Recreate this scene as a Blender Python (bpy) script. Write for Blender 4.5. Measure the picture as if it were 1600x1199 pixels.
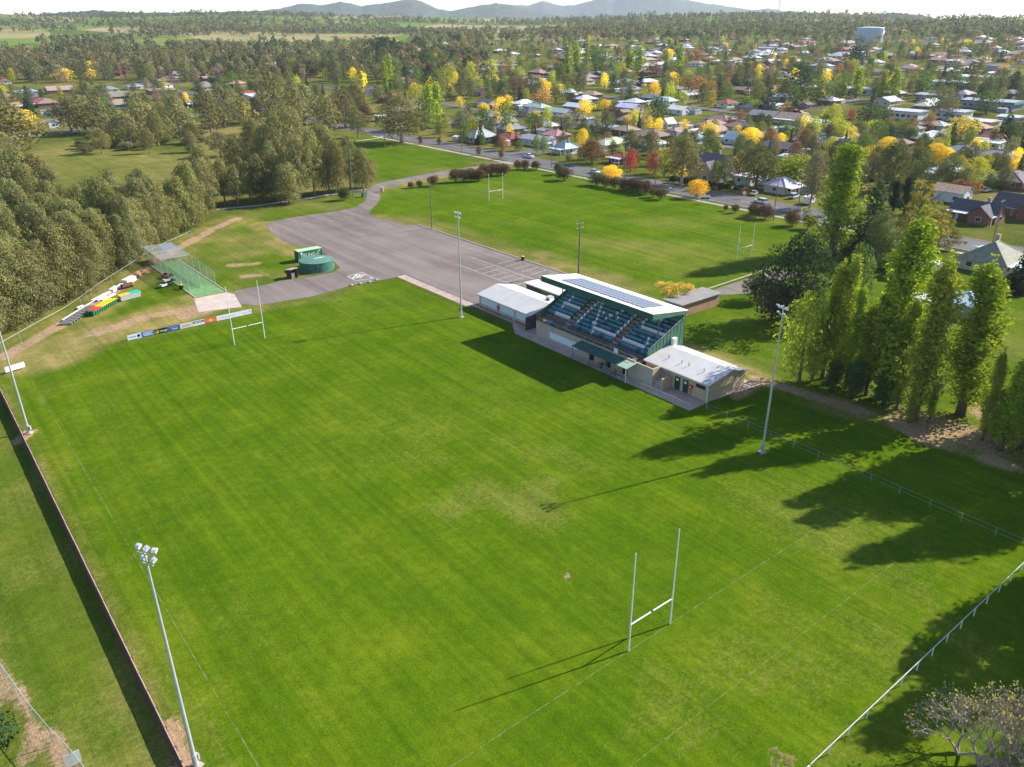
import bpy, math, random
import numpy as np
from math import sin, cos, pi, radians, atan2, hypot
from mathutils import Matrix, Vector

# ------------------------------------------------------------------ camera, sky, sun, exposure
S = bpy.context.scene
for o in list(bpy.data.objects): bpy.data.objects.remove(o)
COL = S.collection
FPX, PITCH, ROLL, CH = 1227.92, 0.429558, 0.004849, 51.25       # focal length in photo pixels, tilt, roll, drone height
CX, CY = -44.53, -35.96                                          # drone over the ground; world x runs across the pitch, y along it
RX, RY = 0.78328, -0.62167                                       # camera right on the ground
VX, VY = 0.62167, 0.78328                                        # camera heading on the ground
sp, cp, sr, cr = sin(PITCH), cos(PITCH), sin(ROLL), cos(ROLL)
cd = bpy.data.cameras.new('camera'); cam = bpy.data.objects.new('camera', cd); COL.objects.link(cam)
cd.sensor_fit = 'HORIZONTAL'; cd.sensor_width = 36.0; cd.lens = 36.0*FPX/1600.0
cd.clip_start = 1.0; cd.clip_end = 40000
_r = Vector((RX, RY, 0)); _f = Vector((VX*cp, VY*cp, -sp)); _d = Vector((-VX*sp, -VY*sp, -cp))
_x = _r*cr + _d*sr; _dn = _d*cr - _r*sr
cam.matrix_world = Matrix(((_x.x, -_dn.x, -_f.x, CX), (_x.y, -_dn.y, -_f.y, CY), (_x.z, -_dn.z, -_f.z, CH), (0, 0, 0, 1)))
S.camera = cam

SUN_EL = radians(32.6); SUN_D = Vector((0.968, -0.252, 0)).normalized()
w = bpy.data.worlds.new('World'); S.world = w; w.use_nodes = True
wn = w.node_tree; bg = wn.nodes['Background']
sky = wn.nodes.new('ShaderNodeTexSky'); sky.sky_type = 'NISHITA'; sky.sun_disc = False
sky.sun_elevation = SUN_EL; sky.sun_rotation = atan2(SUN_D.x, SUN_D.y)
sky.air_density = 1.0; sky.dust_density = 0.25; sky.ozone_density = 1.2; sky.altitude = 900
wn.links.new(sky.outputs[0], bg.inputs[0]); bg.inputs[1].default_value = 0.105
sl = bpy.data.lights.new('sun', 'SUN'); sl.energy = 5.0; sl.angle = radians(0.53); sl.color = (1.0, 0.95, 0.88)
so = bpy.data.objects.new('sun', sl); COL.objects.link(so)
sd = Vector((SUN_D.x*cos(SUN_EL), SUN_D.y*cos(SUN_EL), sin(SUN_EL)))
so.rotation_euler = sd.to_track_quat('Z', 'Y').to_euler(); so.location = (100, -40, 120)
S.view_settings.view_transform = 'Standard'; S.view_settings.look = 'None'
S.view_settings.exposure = 1.05; S.view_settings.gamma = 1.0; S.view_settings.use_curve_mapping = False
S.render.resolution_x, S.render.resolution_y = 1024, 767
try: S.cycles.volume_bounces = 0; S.cycles.max_bounces = 6; S.cycles.transparent_max_bounces = 12
except Exception: pass

rng = random.Random(7); nrg = np.random.default_rng(11)

# ------------------------------------------------------------------ terrain and pixel helpers
TD = np.array([0, 350, 450, 700, 900, 1100, 1400, 1800, 2500, 3500, 5000, 7000, 12000.])
TA = np.array([-3.2, -1.3, -0.577, -0.315, 0.0, 0.315, 0.577, 1.3, 3.2])   # azimuth from the heading
TZ = np.array([
 [0, 0, 0, 2, 5, 9, 16, 26, 45, 55, 50, 40, 30],
 [0, 0, 0, 2, 5, 9, 18, 32, 60, 70, 60, 40, 30],
 [0, 0, 0, 2, 6, 10, 20, 35, 66, 82, 60, 40, 30],
 [0, 0, 0, 3, 8, 14, 22, 34, 58, 76, 70, 60, 30],
 [0, 0, 0, 9, 16, 22, 29, 37, 50, 62, 70, 60, 30],
 [0, 0, 0, 10, 17, 23, 31, 43, 62, 64, 60, 60, 30],
 [0, 0, 0, 10, 17, 24, 33, 44, 47, 42, 40, 40, 30],
 [0, 0, 0, 10, 17, 24, 33, 42, 44, 40, 40, 40, 30],
 [0, 0, 0, 2, 5, 9, 16, 26, 45, 55, 50, 40, 30]], float)
def T(x, y):
    x = np.asarray(x, float); y = np.asarray(y, float)
    dx, dy = x-CX, y-CY
    u = dx*RX+dy*RY; v = dx*VX+dy*VY
    a = np.arctan2(u, v); D = np.hypot(u, v)
    ia = np.clip(np.searchsorted(TA, a)-1, 0, len(TA)-2); ta = (a-TA[ia])/(TA[ia+1]-TA[ia]); ta = ta*ta*(3-2*ta)
    idd = np.clip(np.searchsorted(TD, D)-1, 0, len(TD)-2); td = np.clip((D-TD[idd])/(TD[idd+1]-TD[idd]), 0, 1)
    z0 = TZ[ia, idd]*(1-ta)+TZ[ia+1, idd]*ta; z1 = TZ[ia, idd+1]*(1-ta)+TZ[ia+1, idd+1]*ta
    z = z0*(1-td)+z1*td
    k = np.clip((D-1300)/1200, 0, 1)
    return z + k*(13*np.sin(x/310+1.3)*np.cos(y/270+.4) + 6*np.sin(x/130+y/170))
def ray(px, py):
    u, v = px-800., py-599.5
    u, v = cr*u-sr*v, sr*u+cr*v
    f = FPX*cp-v*sp
    return np.array([u*RX+f*VX, u*RY+f*VY, -(FPX*sp+v*cp)])
_K = np.concatenate([[0], np.geomspace(20, 9000, 900)])
def G(px, py, z=None):
    """ground point seen at a photo pixel (or the point at height z)"""
    r = ray(px, py); h = hypot(r[0], r[1])
    if z is not None:
        k = (z-CH)/r[2]; return (CX+r[0]*k, CY+r[1]*k)
    xs = CX+r[0]/h*_K; ys = CY+r[1]/h*_K; zs = CH+r[2]/h*_K
    g = zs-T(xs, ys); i = np.argmax(g < 0)
    if g[i] >= 0: i = len(_K)-1; return (xs[i], ys[i])
    t = g[i-1]/(g[i-1]-g[i]); return (xs[i-1]+(xs[i]-xs[i-1])*t, ys[i-1]+(ys[i]-ys[i-1])*t)
def dist(x, y): return hypot(x-CX, y-CY)
def top_height(x, y, px, py):
    r = ray(px, py); k = dist(x, y)/hypot(r[0], r[1]); return CH+r[2]*k-float(T(x, y))
def proj(x, y, z):
    d = Vector((x-CX, y-CY, z-CH)); F = d.dot(_f)
    if F <= 1: return (-9999, -9999)
    return (800+d.dot(_x)/F*FPX, 599.5+d.dot(_dn)/F*FPX)
def mpp(x, y): return dist(x, y)/FPX*0.985                      # metres across one photo pixel there

# ------------------------------------------------------------------ mesh builder
class MB:
    def __init__(s): s.v = []; s.f = []
    def add(s, vs, fs):
        n = len(s.v); s.v += [tuple(p) for p in vs]; s.f += [tuple(i+n for i in f) for f in fs]; return s
    def box(s, x0, x1, y0, y1, z0, z1):
        return s.add([(x0,y0,z0),(x1,y0,z0),(x1,y1,z0),(x0,y1,z0),(x0,y0,z1),(x1,y0,z1),(x1,y1,z1),(x0,y1,z1)],
                     [(3,2,1,0),(4,5,6,7),(0,1,5,4),(1,2,6,5),(2,3,7,6),(3,0,4,7)])
    def obox(s, c, ax, hx, hy, z0, z1):
        a, b = cos(ax), sin(ax); P = []
        for z in (z0, z1):
            for sx, sy in ((-1,-1),(1,-1),(1,1),(-1,1)): P.append((c[0]+sx*hx*a-sy*hy*b, c[1]+sx*hx*b+sy*hy*a, z))
        return s.add(P, [(3,2,1,0),(4,5,6,7),(0,1,5,4),(1,2,6,5),(2,3,7,6),(3,0,4,7)])
    def prism(s, prof, axis, a0, a1):
        """profile of (p,q) extruded: axis 'y' -> (p,t,q); axis 'x' -> (t,p,q)"""
        n = len(prof); m = (lambda p,q,t: (p,t,q)) if axis == 'y' else (lambda p,q,t: (t,p,q)) if axis == 'x' else (lambda p,q,t: (p,q,t))
        vs = [m(p,q,a0) for p,q in prof]+[m(p,q,a1) for p,q in prof]
        fs = [tuple(range(n)), tuple(range(2*n-1, n-1, -1))]+[(i, i+n, (i+1)%n+n, (i+1)%n) for i in range(n)]
        return s.add(vs, fs)
    def tube(s, pts, rad, n=6, cap=True):
        P = [Vector(p) for p in pts]; R = rad if isinstance(rad, (list, tuple)) else [rad]*len(P); rings = []
        for i, p in enumerate(P):
            t = (P[min(i+1, len(P)-1)]-P[max(i-1, 0)]).normalized()
            a = t.cross(Vector((0,0,1)) if abs(t.z) < .95 else Vector((1,0,0))).normalized(); b = t.cross(a)
            rings.append([tuple(p+(a*cos(2*pi*k/n)+b*sin(2*pi*k/n))*R[i]) for k in range(n)])
        vs = [q for r in rings for q in r]; fs = []
        for i in range(len(P)-1):
            for k in range(n): fs.append((i*n+k, i*n+(k+1)%n, (i+1)*n+(k+1)%n, (i+1)*n+k))
        if cap: fs += [tuple(range(n-1, -1, -1)), tuple(range(len(vs)-n, len(vs)))]
        return s.add(vs, fs)
    def lathe(s, prof, n=24, c=(0,0,0)):
        vs = []; fs = []
        for r, z in prof:
            for k in range(n): vs.append((c[0]+r*cos(2*pi*k/n), c[1]+r*sin(2*pi*k/n), c[2]+z))
        for i in range(len(prof)-1):
            for k in range(n): fs.append((i*n+k, i*n+(k+1)%n, (i+1)*n+(k+1)%n, (i+1)*n+k))
        fs.append(tuple(range(len(vs)-n, len(vs)))); fs.append(tuple(range(n-1, -1, -1)))
        return s.add(vs, fs)
    def mesh(s, name, mat):
        me = bpy.data.meshes.new(name); me.from_pydata(s.v, [], s.f); me.update()
        if mat: me.materials.append(mat)
        return me
    def build(s, name, mat, parent=None, color=None, loc=None, smooth=False):
        o = bpy.data.objects.new(name, s.mesh(name, mat)); COL.objects.link(o)
        if parent: o.parent = parent
        if color: o.color = (*color, 1)
        if loc: o.location = loc
        if smooth: o.data.shade_smooth()
        return o
def link(name, me, parent=None, loc=None, rot=None, scale=None, color=None):
    o = bpy.data.objects.new(name, me); COL.objects.link(o)
    if parent: o.parent = parent
    if loc is not None: o.location = loc
    if rot is not None: o.rotation_euler = rot if not isinstance(rot, (int, float)) else (0, 0, rot)
    if scale is not None: o.scale = scale
    if color is not None: o.color = (*color, 1)
    return o
def tag(o, label, cat, group=None):
    o['label'] = label; o['category'] = cat
    if group: o['group'] = group
    return o
def thing(name, label, cat, loc=(0,0,0), rotz=0, group=None, scale=None):
    o = bpy.data.objects.new(name, None); COL.objects.link(o); o.location = loc; o.rotation_euler = (0,0,rotz)
    if scale is not None: o.scale = scale
    return tag(o, label, cat, group)
def struct(o): o['kind'] = 'structure'; return o
def stuff(o): o['kind'] = 'stuff'; return o

# ------------------------------------------------------------------ materials
class NT:
    def __init__(s, name):
        s.m = bpy.data.materials.new(name); s.m.use_nodes = True; s.t = s.m.node_tree
        s.b = s.t.nodes['Principled BSDF']; s.out = s.t.nodes['Material Output']
    def n(s, ty, **kw):
        d = s.t.nodes.new(ty)
        for k, v in kw.items(): setattr(d, k, v)
        return d
    def l(s, a, b): s.t.links.new(a, b)
    def noise(s, scale, detail=3, rough=.55, vec=None, out='Fac'):
        d = s.n('ShaderNodeTexNoise'); d.inputs['Scale'].default_value = scale; d.inputs['Detail'].default_value = detail; d.inputs['Roughness'].default_value = rough
        if vec is not None: s.l(vec, d.inputs['Vector'])
        return d.outputs[out]
    def ramp(s, fac, stops, interp='LINEAR'):
        d = s.n('ShaderNodeValToRGB'); d.color_ramp.interpolation = interp; e = d.color_ramp.elements
        while len(e) < len(stops): e.new(.5)
        for i, (p, c) in enumerate(stops): e[i].position = p; e[i].color = (*c, 1) if len(c) == 3 else c
        s.l(fac, d.inputs[0]); return d.outputs[0]
    def mix(s, a, b, fac, mode='MIX'):
        d = s.n('ShaderNodeMix', data_type='RGBA', blend_type=mode)
        for sock, v in ((d.inputs[6], a), (d.inputs[7], b), (d.inputs[0], fac)):
            if isinstance(v, (int, float)): sock.default_value = v
            elif isinstance(v, tuple): sock.default_value = (*v, 1)
            else: s.l(v, sock)
        return d.outputs[2]
    def math(s, op, a, b=0.0, c=None):
        d = s.n('ShaderNodeMath', operation=op)
        for i, v in enumerate((a, b) if c is None else (a, b, c)):
            if isinstance(v, (int, float)): d.inputs[i].default_value = v
            else: s.l(v, d.inputs[i])
        return d.outputs[0]
    def bump(s, h, strength=.3, distance=.02):
        d = s.n('ShaderNodeBump'); d.inputs['Strength'].default_value = strength; d.inputs['Distance'].default_value = distance
        s.l(h, d.inputs['Height']); s.l(d.outputs[0], s.b.inputs['Normal'])
    def pos(s): return s.n('ShaderNodeNewGeometry').outputs['Position']
    def objco(s): return s.n('ShaderNodeTexCoord').outputs['Object']
    def ocol(s): return s.n('ShaderNodeObjectInfo').outputs['Color']
    def orand(s): return s.n('ShaderNodeObjectInfo').outputs['Random']
    def base(s, c, rough=.8, metal=0, spec=.3):
        if isinstance(c, tuple): s.b.inputs['Base Color'].default_value = (*c, 1)
        else: s.l(c, s.b.inputs['Base Color'])
        s.b.inputs['Roughness'].default_value = rough; s.b.inputs['Metallic'].default_value = metal
        s.b.inputs['Specular IOR Level'].default_value = spec
        return s
def worn(name, c, rough=.7, metal=0, var=.25, scale=2.0, spec=.3, bump=0, fine=0):
    m = NT(name); p = m.objco()
    k = m.ramp(m.noise(scale, 5, .6, p), [(.25, (1-var,)*3), (.75, (1+var*.5,)*3)])
    col = m.mix(c, k, 1.0, 'MULTIPLY') if isinstance(c, tuple) else m.mix(c, k, 1.0, 'MULTIPLY')
    m.base(col, rough, metal, spec)
    if bump: m.bump(m.noise(scale*12, 3, .6, p), bump, .02)
    return m.m
def objcol_mat(name, rough=.75, var=.25, scale=1.2, metal=0, rib=None, ribaxis=0, spec=.3):
    m = NT(name); p = m.objco()
    k = m.ramp(m.noise(scale, 5, .65, p), [(.25, (1-var,)*3), (.78, (1+var*.45,)*3)])
    m.base(m.mix(m.ocol(), k, 1.0, 'MULTIPLY'), rough, metal, spec)
    if rib:
        w_ = m.n('ShaderNodeTexWave', wave_type='BANDS', bands_direction='XYZ'[ribaxis]); w_.inputs['Scale'].default_value = rib; w_.inputs['Distortion'].default_value = .15
        m.l(p, w_.inputs['Vector']); m.bump(w_.outputs['Fac'], .6, .05)
    return m.m
M = {}
M['white'] = worn('white_paint', (.8,.8,.79), .5, 0, .1, 3)
M['dullwhite'] = worn('weathered_white_paint', (.55,.54,.5), .6, 0, .25, 2)
M['pole'] = worn('galvanised_steel', (.5,.52,.54), .45, .3, .15, 1.5)
M['wood_pole'] = worn('weathered_timber', (.2,.165,.135), .85, 0, .35, 2)
M['greenpole'] = worn('green_paint', (.08,.2,.16), .5, 0, .15, 2)
M['lamp_body'] = worn('lamp_housing', (.62,.63,.66), .4, .2, .15, 4)
M['dark'] = worn('black_rubber', (.02,.02,.022), .6, 0, .2, 3)
M['concrete'] = worn('concrete', (.42,.36,.32), .9, 0, .3, .6, bump=.2)
M['pink_concrete'] = worn('pinkish_concrete', (.46,.34,.29), .9, 0, .35, .45, bump=.2)
M['kerb'] = worn('kerb_concrete', (.42,.34,.29), .9, 0, .3, .8)
M['glass'] = worn('window_glass', (.03,.04,.05), .12, 0, .2, 1, spec=.6)
M['teal_metal'] = worn('teal_sheet_metal', (.035,.11,.088), .45, 0, .22, .8)
M['green_sheet'] = worn('mid_green_sheet_metal', (.085,.19,.125), .5, 0, .2, .8)
M['yellow'] = worn('yellow_plastic', (.78,.52,.02), .45, 0, .12, 3)
M['red'] = worn('red_plastic', (.6,.05,.04), .45, 0, .12, 3)
M['bin_green'] = worn('green_plastic', (.02,.12,.06), .5, 0, .2, 3)
M['orange_tan'] = worn('tan_timber', (.52,.3,.16), .8, 0, .35, 2)
M['rust'] = worn('rusty_steel', (.13,.06,.04), .8, .2, .4, 2)
M['silver'] = worn('silver_sheet', (.6,.62,.65), .4, .4, .2, 2)
M['grey_timber'] = worn('grey_timber', (.22,.2,.19), .9, 0, .3, 2)
M['doorgreen'] = worn('dark_green_door', (.008,.07,.045), .4, 0, .1, 2)
M['obj'] = objcol_mat('painted_surface', .6, .12, 2)
M['wall'] = objcol_mat('wall_surface', .85, .22, .5)
M['tile'] = objcol_mat('roof_tiles', .8, .35, .9, rib=3.2, ribaxis=1)
M['metalroof'] = objcol_mat('corrugated_roof', .5, .18, .35, rib=5.0, ribaxis=0, spec=.4)
M['car'] = objcol_mat('car_paint', .22, .04, 2, spec=.6)
M['bark'] = objcol_mat('bark', .9, .4, 1.5)
# cream brick of the club buildings
m = NT('cream_brick'); p = m.objco()
mp = m.n('ShaderNodeMapping'); mp.inputs['Rotation'].default_value = (radians(90), 0, radians(90)); m.l(p, mp.inputs[0])
b = m.n('ShaderNodeTexBrick'); m.l(mp.outputs[0], b.inputs['Vector']); b.inputs['Scale'].default_value = 1.0
b.inputs['Brick Width'].default_value = .24; b.inputs['Row Height'].default_value = .086; b.inputs['Mortar Size'].default_value = .01
b.inputs['Color1'].default_value = (.56,.41,.25,1); b.inputs['Color2'].default_value = (.46,.33,.195,1); b.inputs['Mortar'].default_value = (.46,.4,.32,1)
k = m.ramp(m.noise(1.1, 4, .6, p), [(.2, (.8,)*3), (.8, (1.12,)*3)])
m.base(m.mix(b.outputs[0], k, 1.0, 'MULTIPLY'), .9); M['brick'] = m.m
# asphalt
def asphalt(name, c1, c2, streak=True):
    m = NT(name); p = m.pos()
    mp = m.n('ShaderNodeMapping'); mp.inputs['Scale'].default_value = (.9, .045, 1); mp.inputs['Rotation'].default_value = (0, 0, radians(-22)); m.l(p, mp.inputs[0])
    a = m.noise(.05, 6, .62, p); st = m.noise(.35, 4, .6, mp.outputs[0]); fi = m.noise(6, 3, .7, p)
    col = m.ramp(a, [(.3, c1), (.55, c2), (.75, tuple(x*1.18 for x in c2))])
    if streak: col = m.mix(col, m.ramp(st, [(.3, (.62,)*3), (.62, (1.12,)*3)]), .85, 'MULTIPLY')
    col = m.mix(col, m.ramp(fi, [(.3, (.8,)*3), (.7, (1.15,)*3)]), .7, 'MULTIPLY')
    cr_ = m.n('ShaderNodeTexVoronoi', feature='DISTANCE_TO_EDGE'); cr_.inputs['Scale'].default_value = .11; m.l(p, cr_.inputs['Vector'])
    col = m.mix(col, (.06,.052,.05), m.ramp(cr_.outputs[0], [(.0, (.28,)*3), (.008, (0,)*3)]))
    if streak: col = m.mix(col, (.36,.28,.215), m.ramp(m.noise(.07, 5, .7, p), [(.6, (0,)*3), (.74, (.6,)*3)]))
    m.base(col, .9, 0, .25); m.bump(fi, .25, .02); return m.m
M['asphalt'] = asphalt('carpark_asphalt', (.14,.112,.098), (.2,.163,.143))
M['road'] = asphalt('road_asphalt', (.085,.08,.085), (.125,.117,.125), False)
# worn paint for pitch and parking lines
def line_mat(name, c, lo, hi, sc, top=1.):
    m = NT(name); p = m.pos(); m.base(c, .9)
    a = m.ramp(m.noise(sc, 4, .7, p), [(lo, (0,)*3), (hi, (top,)*3)])
    m.l(a, m.b.inputs['Alpha']); return m.m
M['pitchline'] = line_mat('worn_pitch_paint', (.42,.47,.25), .42, .95, 1.3, .42)
M['parkline'] = line_mat('worn_parking_paint', (.6,.58,.55), .25, .6, 1.2)
M['roadline'] = line_mat('road_paint', (.7,.7,.68), .2, .5, 1.0)
# chain-link: a fine wire lattice, mostly open
m = NT('chain_link'); p = m.objco(); m.base((.55,.57,.6), .45, .4)
wv = []
for sx in (1, -1):
    mp = m.n('ShaderNodeMapping'); mp.inputs['Rotation'].default_value = (radians(45*sx), radians(45*sx), radians(20)); m.l(p, mp.inputs[0])
    w_ = m.n('ShaderNodeTexWave'); w_.inputs['Scale'].default_value = 3.2; m.l(mp.outputs[0], w_.inputs['Vector']); wv.append(w_.outputs['Fac'])
mx = m.math('MAXIMUM', wv[0], wv[1]); al = m.math('MULTIPLY_ADD', m.math('GREATER_THAN', mx, .9), .26, .05)
m.l(al, m.b.inputs['Alpha']); M['chain'] = m.m
M['net'] = m.m.copy(); M['net'].name = 'cricket_net_mesh'
for n_ in M['net'].node_tree.nodes:
    if n_.type == 'MATH' and n_.operation == 'MULTIPLY_ADD': n_.inputs[1].default_value = .4; n_.inputs[2].default_value = .14
# foliage: colour comes from the object, scatter of tone from each leaf clump
def leaf_mat(name, trans=.36):
    m = NT(name); v = m.n('ShaderNodeAttribute'); v.attribute_name = 'tone'
    hs = m.n('ShaderNodeHueSaturation'); m.l(m.ocol(), hs.inputs['Color'])
    m.l(m.math('MULTIPLY_ADD', m.orand(), .018, .491), hs.inputs['Hue']); m.l(m.math('MULTIPLY_ADD', m.orand(), .5, 1.5), hs.inputs['Value'])
    c = m.mix(hs.outputs[0], m.ramp(v.outputs['Fac'], [(0, (.6,.6,.62)), (.5, (1,1,1)), (1, (1.55,1.48,1.2))]), 1.0, 'MULTIPLY')
    d = m.n('ShaderNodeBsdfDiffuse'); tr = m.n('ShaderNodeBsdfTranslucent'); mx = m.n('ShaderNodeMixShader'); mx.inputs[0].default_value = trans
    m.l(c, d.inputs[0]); m.l(m.mix(c, (1.25,1.2,.6), 1.0, 'MULTIPLY'), tr.inputs[0]); m.l(d.outputs[0], mx.inputs[1]); m.l(tr.outputs[0], mx.inputs[2])
    m.l(mx.outputs[0], m.out.inputs['Surface']); m.t.nodes.remove(m.b); return m.m
M['leaf'] = leaf_mat('foliage')

# ------------------------------------------------------------------ ground: one sheet to the horizon
def graded(a0, a1, step, lim, g=1.06):
    mid = list(np.arange(a0, a1+1e-6, step)); lo = []; hi = []
    s_, p_ = step, a0
    while p_ > -lim: s_ *= g; p_ -= s_; lo.append(p_)
    s_, p_ = step, mid[-1]
    while p_ < lim: s_ *= g; p_ += s_; hi.append(p_)
    return np.array(lo[::-1]+mid+hi)
gx = graded(-95, 175, 1.25, 9500); gy = graded(-60, 275, 1.25, 9500)
XX, YY = np.meshgrid(gx, gy); ZZ = T(XX, YY)
nx, ny = len(gx), len(gy)
vs = np.stack([XX.ravel(), YY.ravel(), ZZ.ravel()], 1)
idx = np.arange(nx*ny).reshape(ny, nx)
quads = np.stack([idx[:-1,:-1].ravel(), idx[:-1,1:].ravel(), idx[1:,1:].ravel(), idx[1:,:-1].ravel()], 1)
def np_mesh(name, v, q, mat):
    me = bpy.data.meshes.new(name); n, k = len(q), q.shape[1]
    me.vertices.add(len(v)); me.vertices.foreach_set('co', np.ascontiguousarray(v, dtype=np.float32).ravel())
    me.loops.add(n*k); me.loops.foreach_set('vertex_index', np.ascontiguousarray(q, dtype=np.int32).ravel())
    me.polygons.add(n); me.polygons.foreach_set('loop_start', np.arange(n, dtype=np.int32)*k)
    me.update(calc_edges=True); me.materials.append(mat); return me
def fnoise(x, y, s, seed=0):
    """cheap smooth value noise 0..1"""
    g = np.random.default_rng(seed).random((64, 64)); u, v = x/s, y/s
    i, j = np.floor(u).astype(int), np.floor(v).astype(int); a, b = u-i, v-j; a = a*a*(3-2*a); b = b*b*(3-2*b)
    q = lambda p_, r_: g[p_ % 64, r_ % 64]
    return (q(i,j)*(1-a)+q(i+1,j)*a)*(1-b)+(q(i,j+1)*(1-a)+q(i+1,j+1)*a)*b
def seg_dist(x, y, pts, closed=False):
    d = np.full(x.shape, 1e9)
    P = pts+[pts[0]] if closed else pts
    for (x0, y0), (x1, y1) in zip(P[:-1], P[1:]):
        ex, ey = x1-x0, y1-y0; t = np.clip(((x-x0)*ex+(y-y0)*ey)/(ex*ex+ey*ey+1e-9), 0, 1)
        d = np.minimum(d, np.hypot(x-x0-t*ex, y-y0-t*ey))
    return d
def inside(x, y, pts):
    c = np.zeros(x.shape, bool); n = len(pts)
    for i in range(n):
        x0, y0 = pts[i]; x1, y1 = pts[(i+1) % n]
        c ^= ((y0 > y) != (y1 > y)) & (x < (x1-x0)*(y-y0)/(y1-y0+1e-12)+x0)
    return c
def poly_mask(pts, soft):
    d = seg_dist(XX, YY, pts, True); i = inside(XX, YY, pts)
    return np.clip(np.where(i, d, -d)/soft*.5+.5, 0, 1)
def line_mask(pts, wd, soft): return np.clip((wd+soft-seg_dist(XX, YY, pts))/soft, 0, 1)
PX = lambda *a: [G(x, y) for x, y in a]
n8 = fnoise(XX, YY, 8, 1); n3 = fnoise(XX, YY, 3.2, 2); n25 = fnoise(XX, YY, 25, 3); n60 = fnoise(XX, YY, 60, 4)
DD = np.hypot(XX-CX, YY-CY)
lush = np.full(XX.shape, .32)+.25*(n25-.5); dry = np.clip(.35+.8*(n60-.5)+.4*(n8-.5), 0, 1); dirt = np.clip((n25*.6+n8*.4-.72)*3, 0, 1)
n16 = fnoise(XX*1.0, YY*.35, 9, 9)
def put(a, m_, val): return a*(1-m_)+val*m_
arena = [(-38.4,-17.2),(60,-22),(64,20),(58,42),(41,42),(41,112),(20,110),(-17,109.3),(-60,114),(-38.4,100)]
a = poly_mask(arena, 3); lush = put(lush, a, .95); dry = put(dry, a, .12+.3*np.clip(n25-.45,0,1)+.3*np.clip(n16-.55,0,1)); dirt = put(dirt, a, 0)
f2 = [(71.5,60),(71.5,150),(68,175),(60,205),(75,200),(120,205),(160,205),(160,60),(105,55)]
a = poly_mask(f2, 4); lush = put(lush, a, .98); dry = put(dry, a, .2+.75*np.clip(fnoise(XX+YY*.6, YY*.5-XX*.2, 16, 8)*.6+n25*.4-.45,0,1)); dirt = put(dirt, a, 0)
ed = line_mask([(72,160),(72,75)], 3.5, 6); dry = put(dry, ed*.8, .55+.3*(n8-.5)); lush = put(lush, ed*.6, .45)
rear = [(53,66),(64,22),(110,40),(110,54),(85,60),(54,60)]
a = poly_mask(rear, 4); lush = put(lush, a, .9); dry = put(dry, a, .15+.2*n25); dirt = put(dirt, a, 0)
lawn = PX((590,288),(620,280),(745,260),(735,246),(655,228),(600,213),(552,214),(560,260))
a = poly_mask(lawn, 5); lush = put(lush, a, .92); dry = put(dry, a, .12+.8*np.clip(n25-.45,0,1)+.2*(n8-.5)); dirt = put(dirt, a, 0)
netl = [(-40,118),(-20,112),(16,112),(30,128),(40,178),(66,188),(60,200),(34,196),(20,182),(0,158)]
a = poly_mask(netl, 4); lush = put(lush, a, .82); dry = put(dry, a, .3+.7*(n8-.5)+.5*(n25-.5)); dirt = put(dirt, a, 0)
outer = [(-39.5,-60),(-39.5,100),(-75,118),(-140,20),(-110,-60)]
a = poly_mask(outer, 1.5); stk = fnoise(XX, YY*.04, 2.6, 6); lush = put(lush, a, .72); dry = put(dry, a, .22+.75*np.clip(stk-.45,0,1)+.35*(n8-.5)+.25*np.clip(n3-.5,0,1)); dirt = put(dirt, a, .6*np.clip(n3*.5+n8*.5-.72,0,1)*2)
br = [(-40,-17.5),(70,-21),(110,-60),(-20,-60)]
a = poly_mask(br, 1.5); lush = put(lush, a, .88); dry = put(dry, a, .08); dirt = put(dirt, a, 0)
back = [(66,-30),(64,20),(80,45),(105,52),(150,40),(160,-30),(120,-50)]
a = poly_mask(back, 6); lush = put(lush, a, .82); dry = put(dry, a, .2+.6*np.clip(n8-.5,0,1)); dirt = put(dirt, a, .8*np.clip(n25-.62,0,1))
# bare earth and dry ground
def earth(pts, wd, soft, val=1., dv=.7):
    global dirt, dry, lush
    a = np.clip(line_mask(pts, wd, soft)*(.55+.9*n3), 0, 1); dirt = np.maximum(dirt, a*val); dry = np.maximum(dry, a*dv)
def dryband(pts, wd, soft, val=.9):
    global dry
    dry = np.maximum(dry, np.clip(line_mask(pts, wd, soft)*(.5+.8*n3), 0, 1)*val)
earth(PX((0,560),(30,543),(110,500),(200,440),(262,398),(330,360),(372,341)), 1.0, 1.6, .8)
dryband(PX((0,560),(30,543),(110,500),(200,440),(262,398),(330,360),(372,341)), 4, 5, .7)
dryband(PX((60,560),(140,525),(230,505),(330,470)), 5, 5, .95); earth(PX((150,520),(215,500),(300,482),(345,478)), .8, 3.4, .68)
earth(PX((300,492),(335,478)), 1.6, 3.0, .7); earth(PX((365,470),(380,462)), 2, 3, .7)
dryband(PX((330,470),(420,478),(520,468)), 1, 3, .5)
earth(PX((362,415),(400,412)), .8, 2, .7); earth(PX((385,432),(415,430)), .6, 2, .8); earth(PX((440,373),(455,378)), 1.5, 3, .55)
dryband(PX((412,352),(425,366),(445,380),(468,392)), 3, 4, .9); dryband(PX((590,338),(640,352),(800,402)), 1.5, 4, .6)
earth(PX((605,287),(625,283)), 1, 4, .6); dryband(PX((595,293),(700,272),(720,268)), 3, 6, .9)
dryband(PX((845,402),(880,420),(950,440)), 3, 6, .8); earth(PX((845,400),(862,408)), 1, 4, .5)
dryband(PX((1070,545),(1100,555),(1185,590)), 2, 3, .95)
earth(PX((1180,592),(1290,625),(1390,655),(1450,690),(1600,735)), .5, 2.2, .75); earth(PX((1300,632),(1400,650),(1500,690),(1600,720)), 2, 4, .42)
earth(PX((1150,620),(1175,598)), .8, 1.5, .7)
earth(PX((1555,650),(1600,640)), 2, 3, .7); earth(PX((1430,660),(1530,690)), 3, 4, .6)
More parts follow.
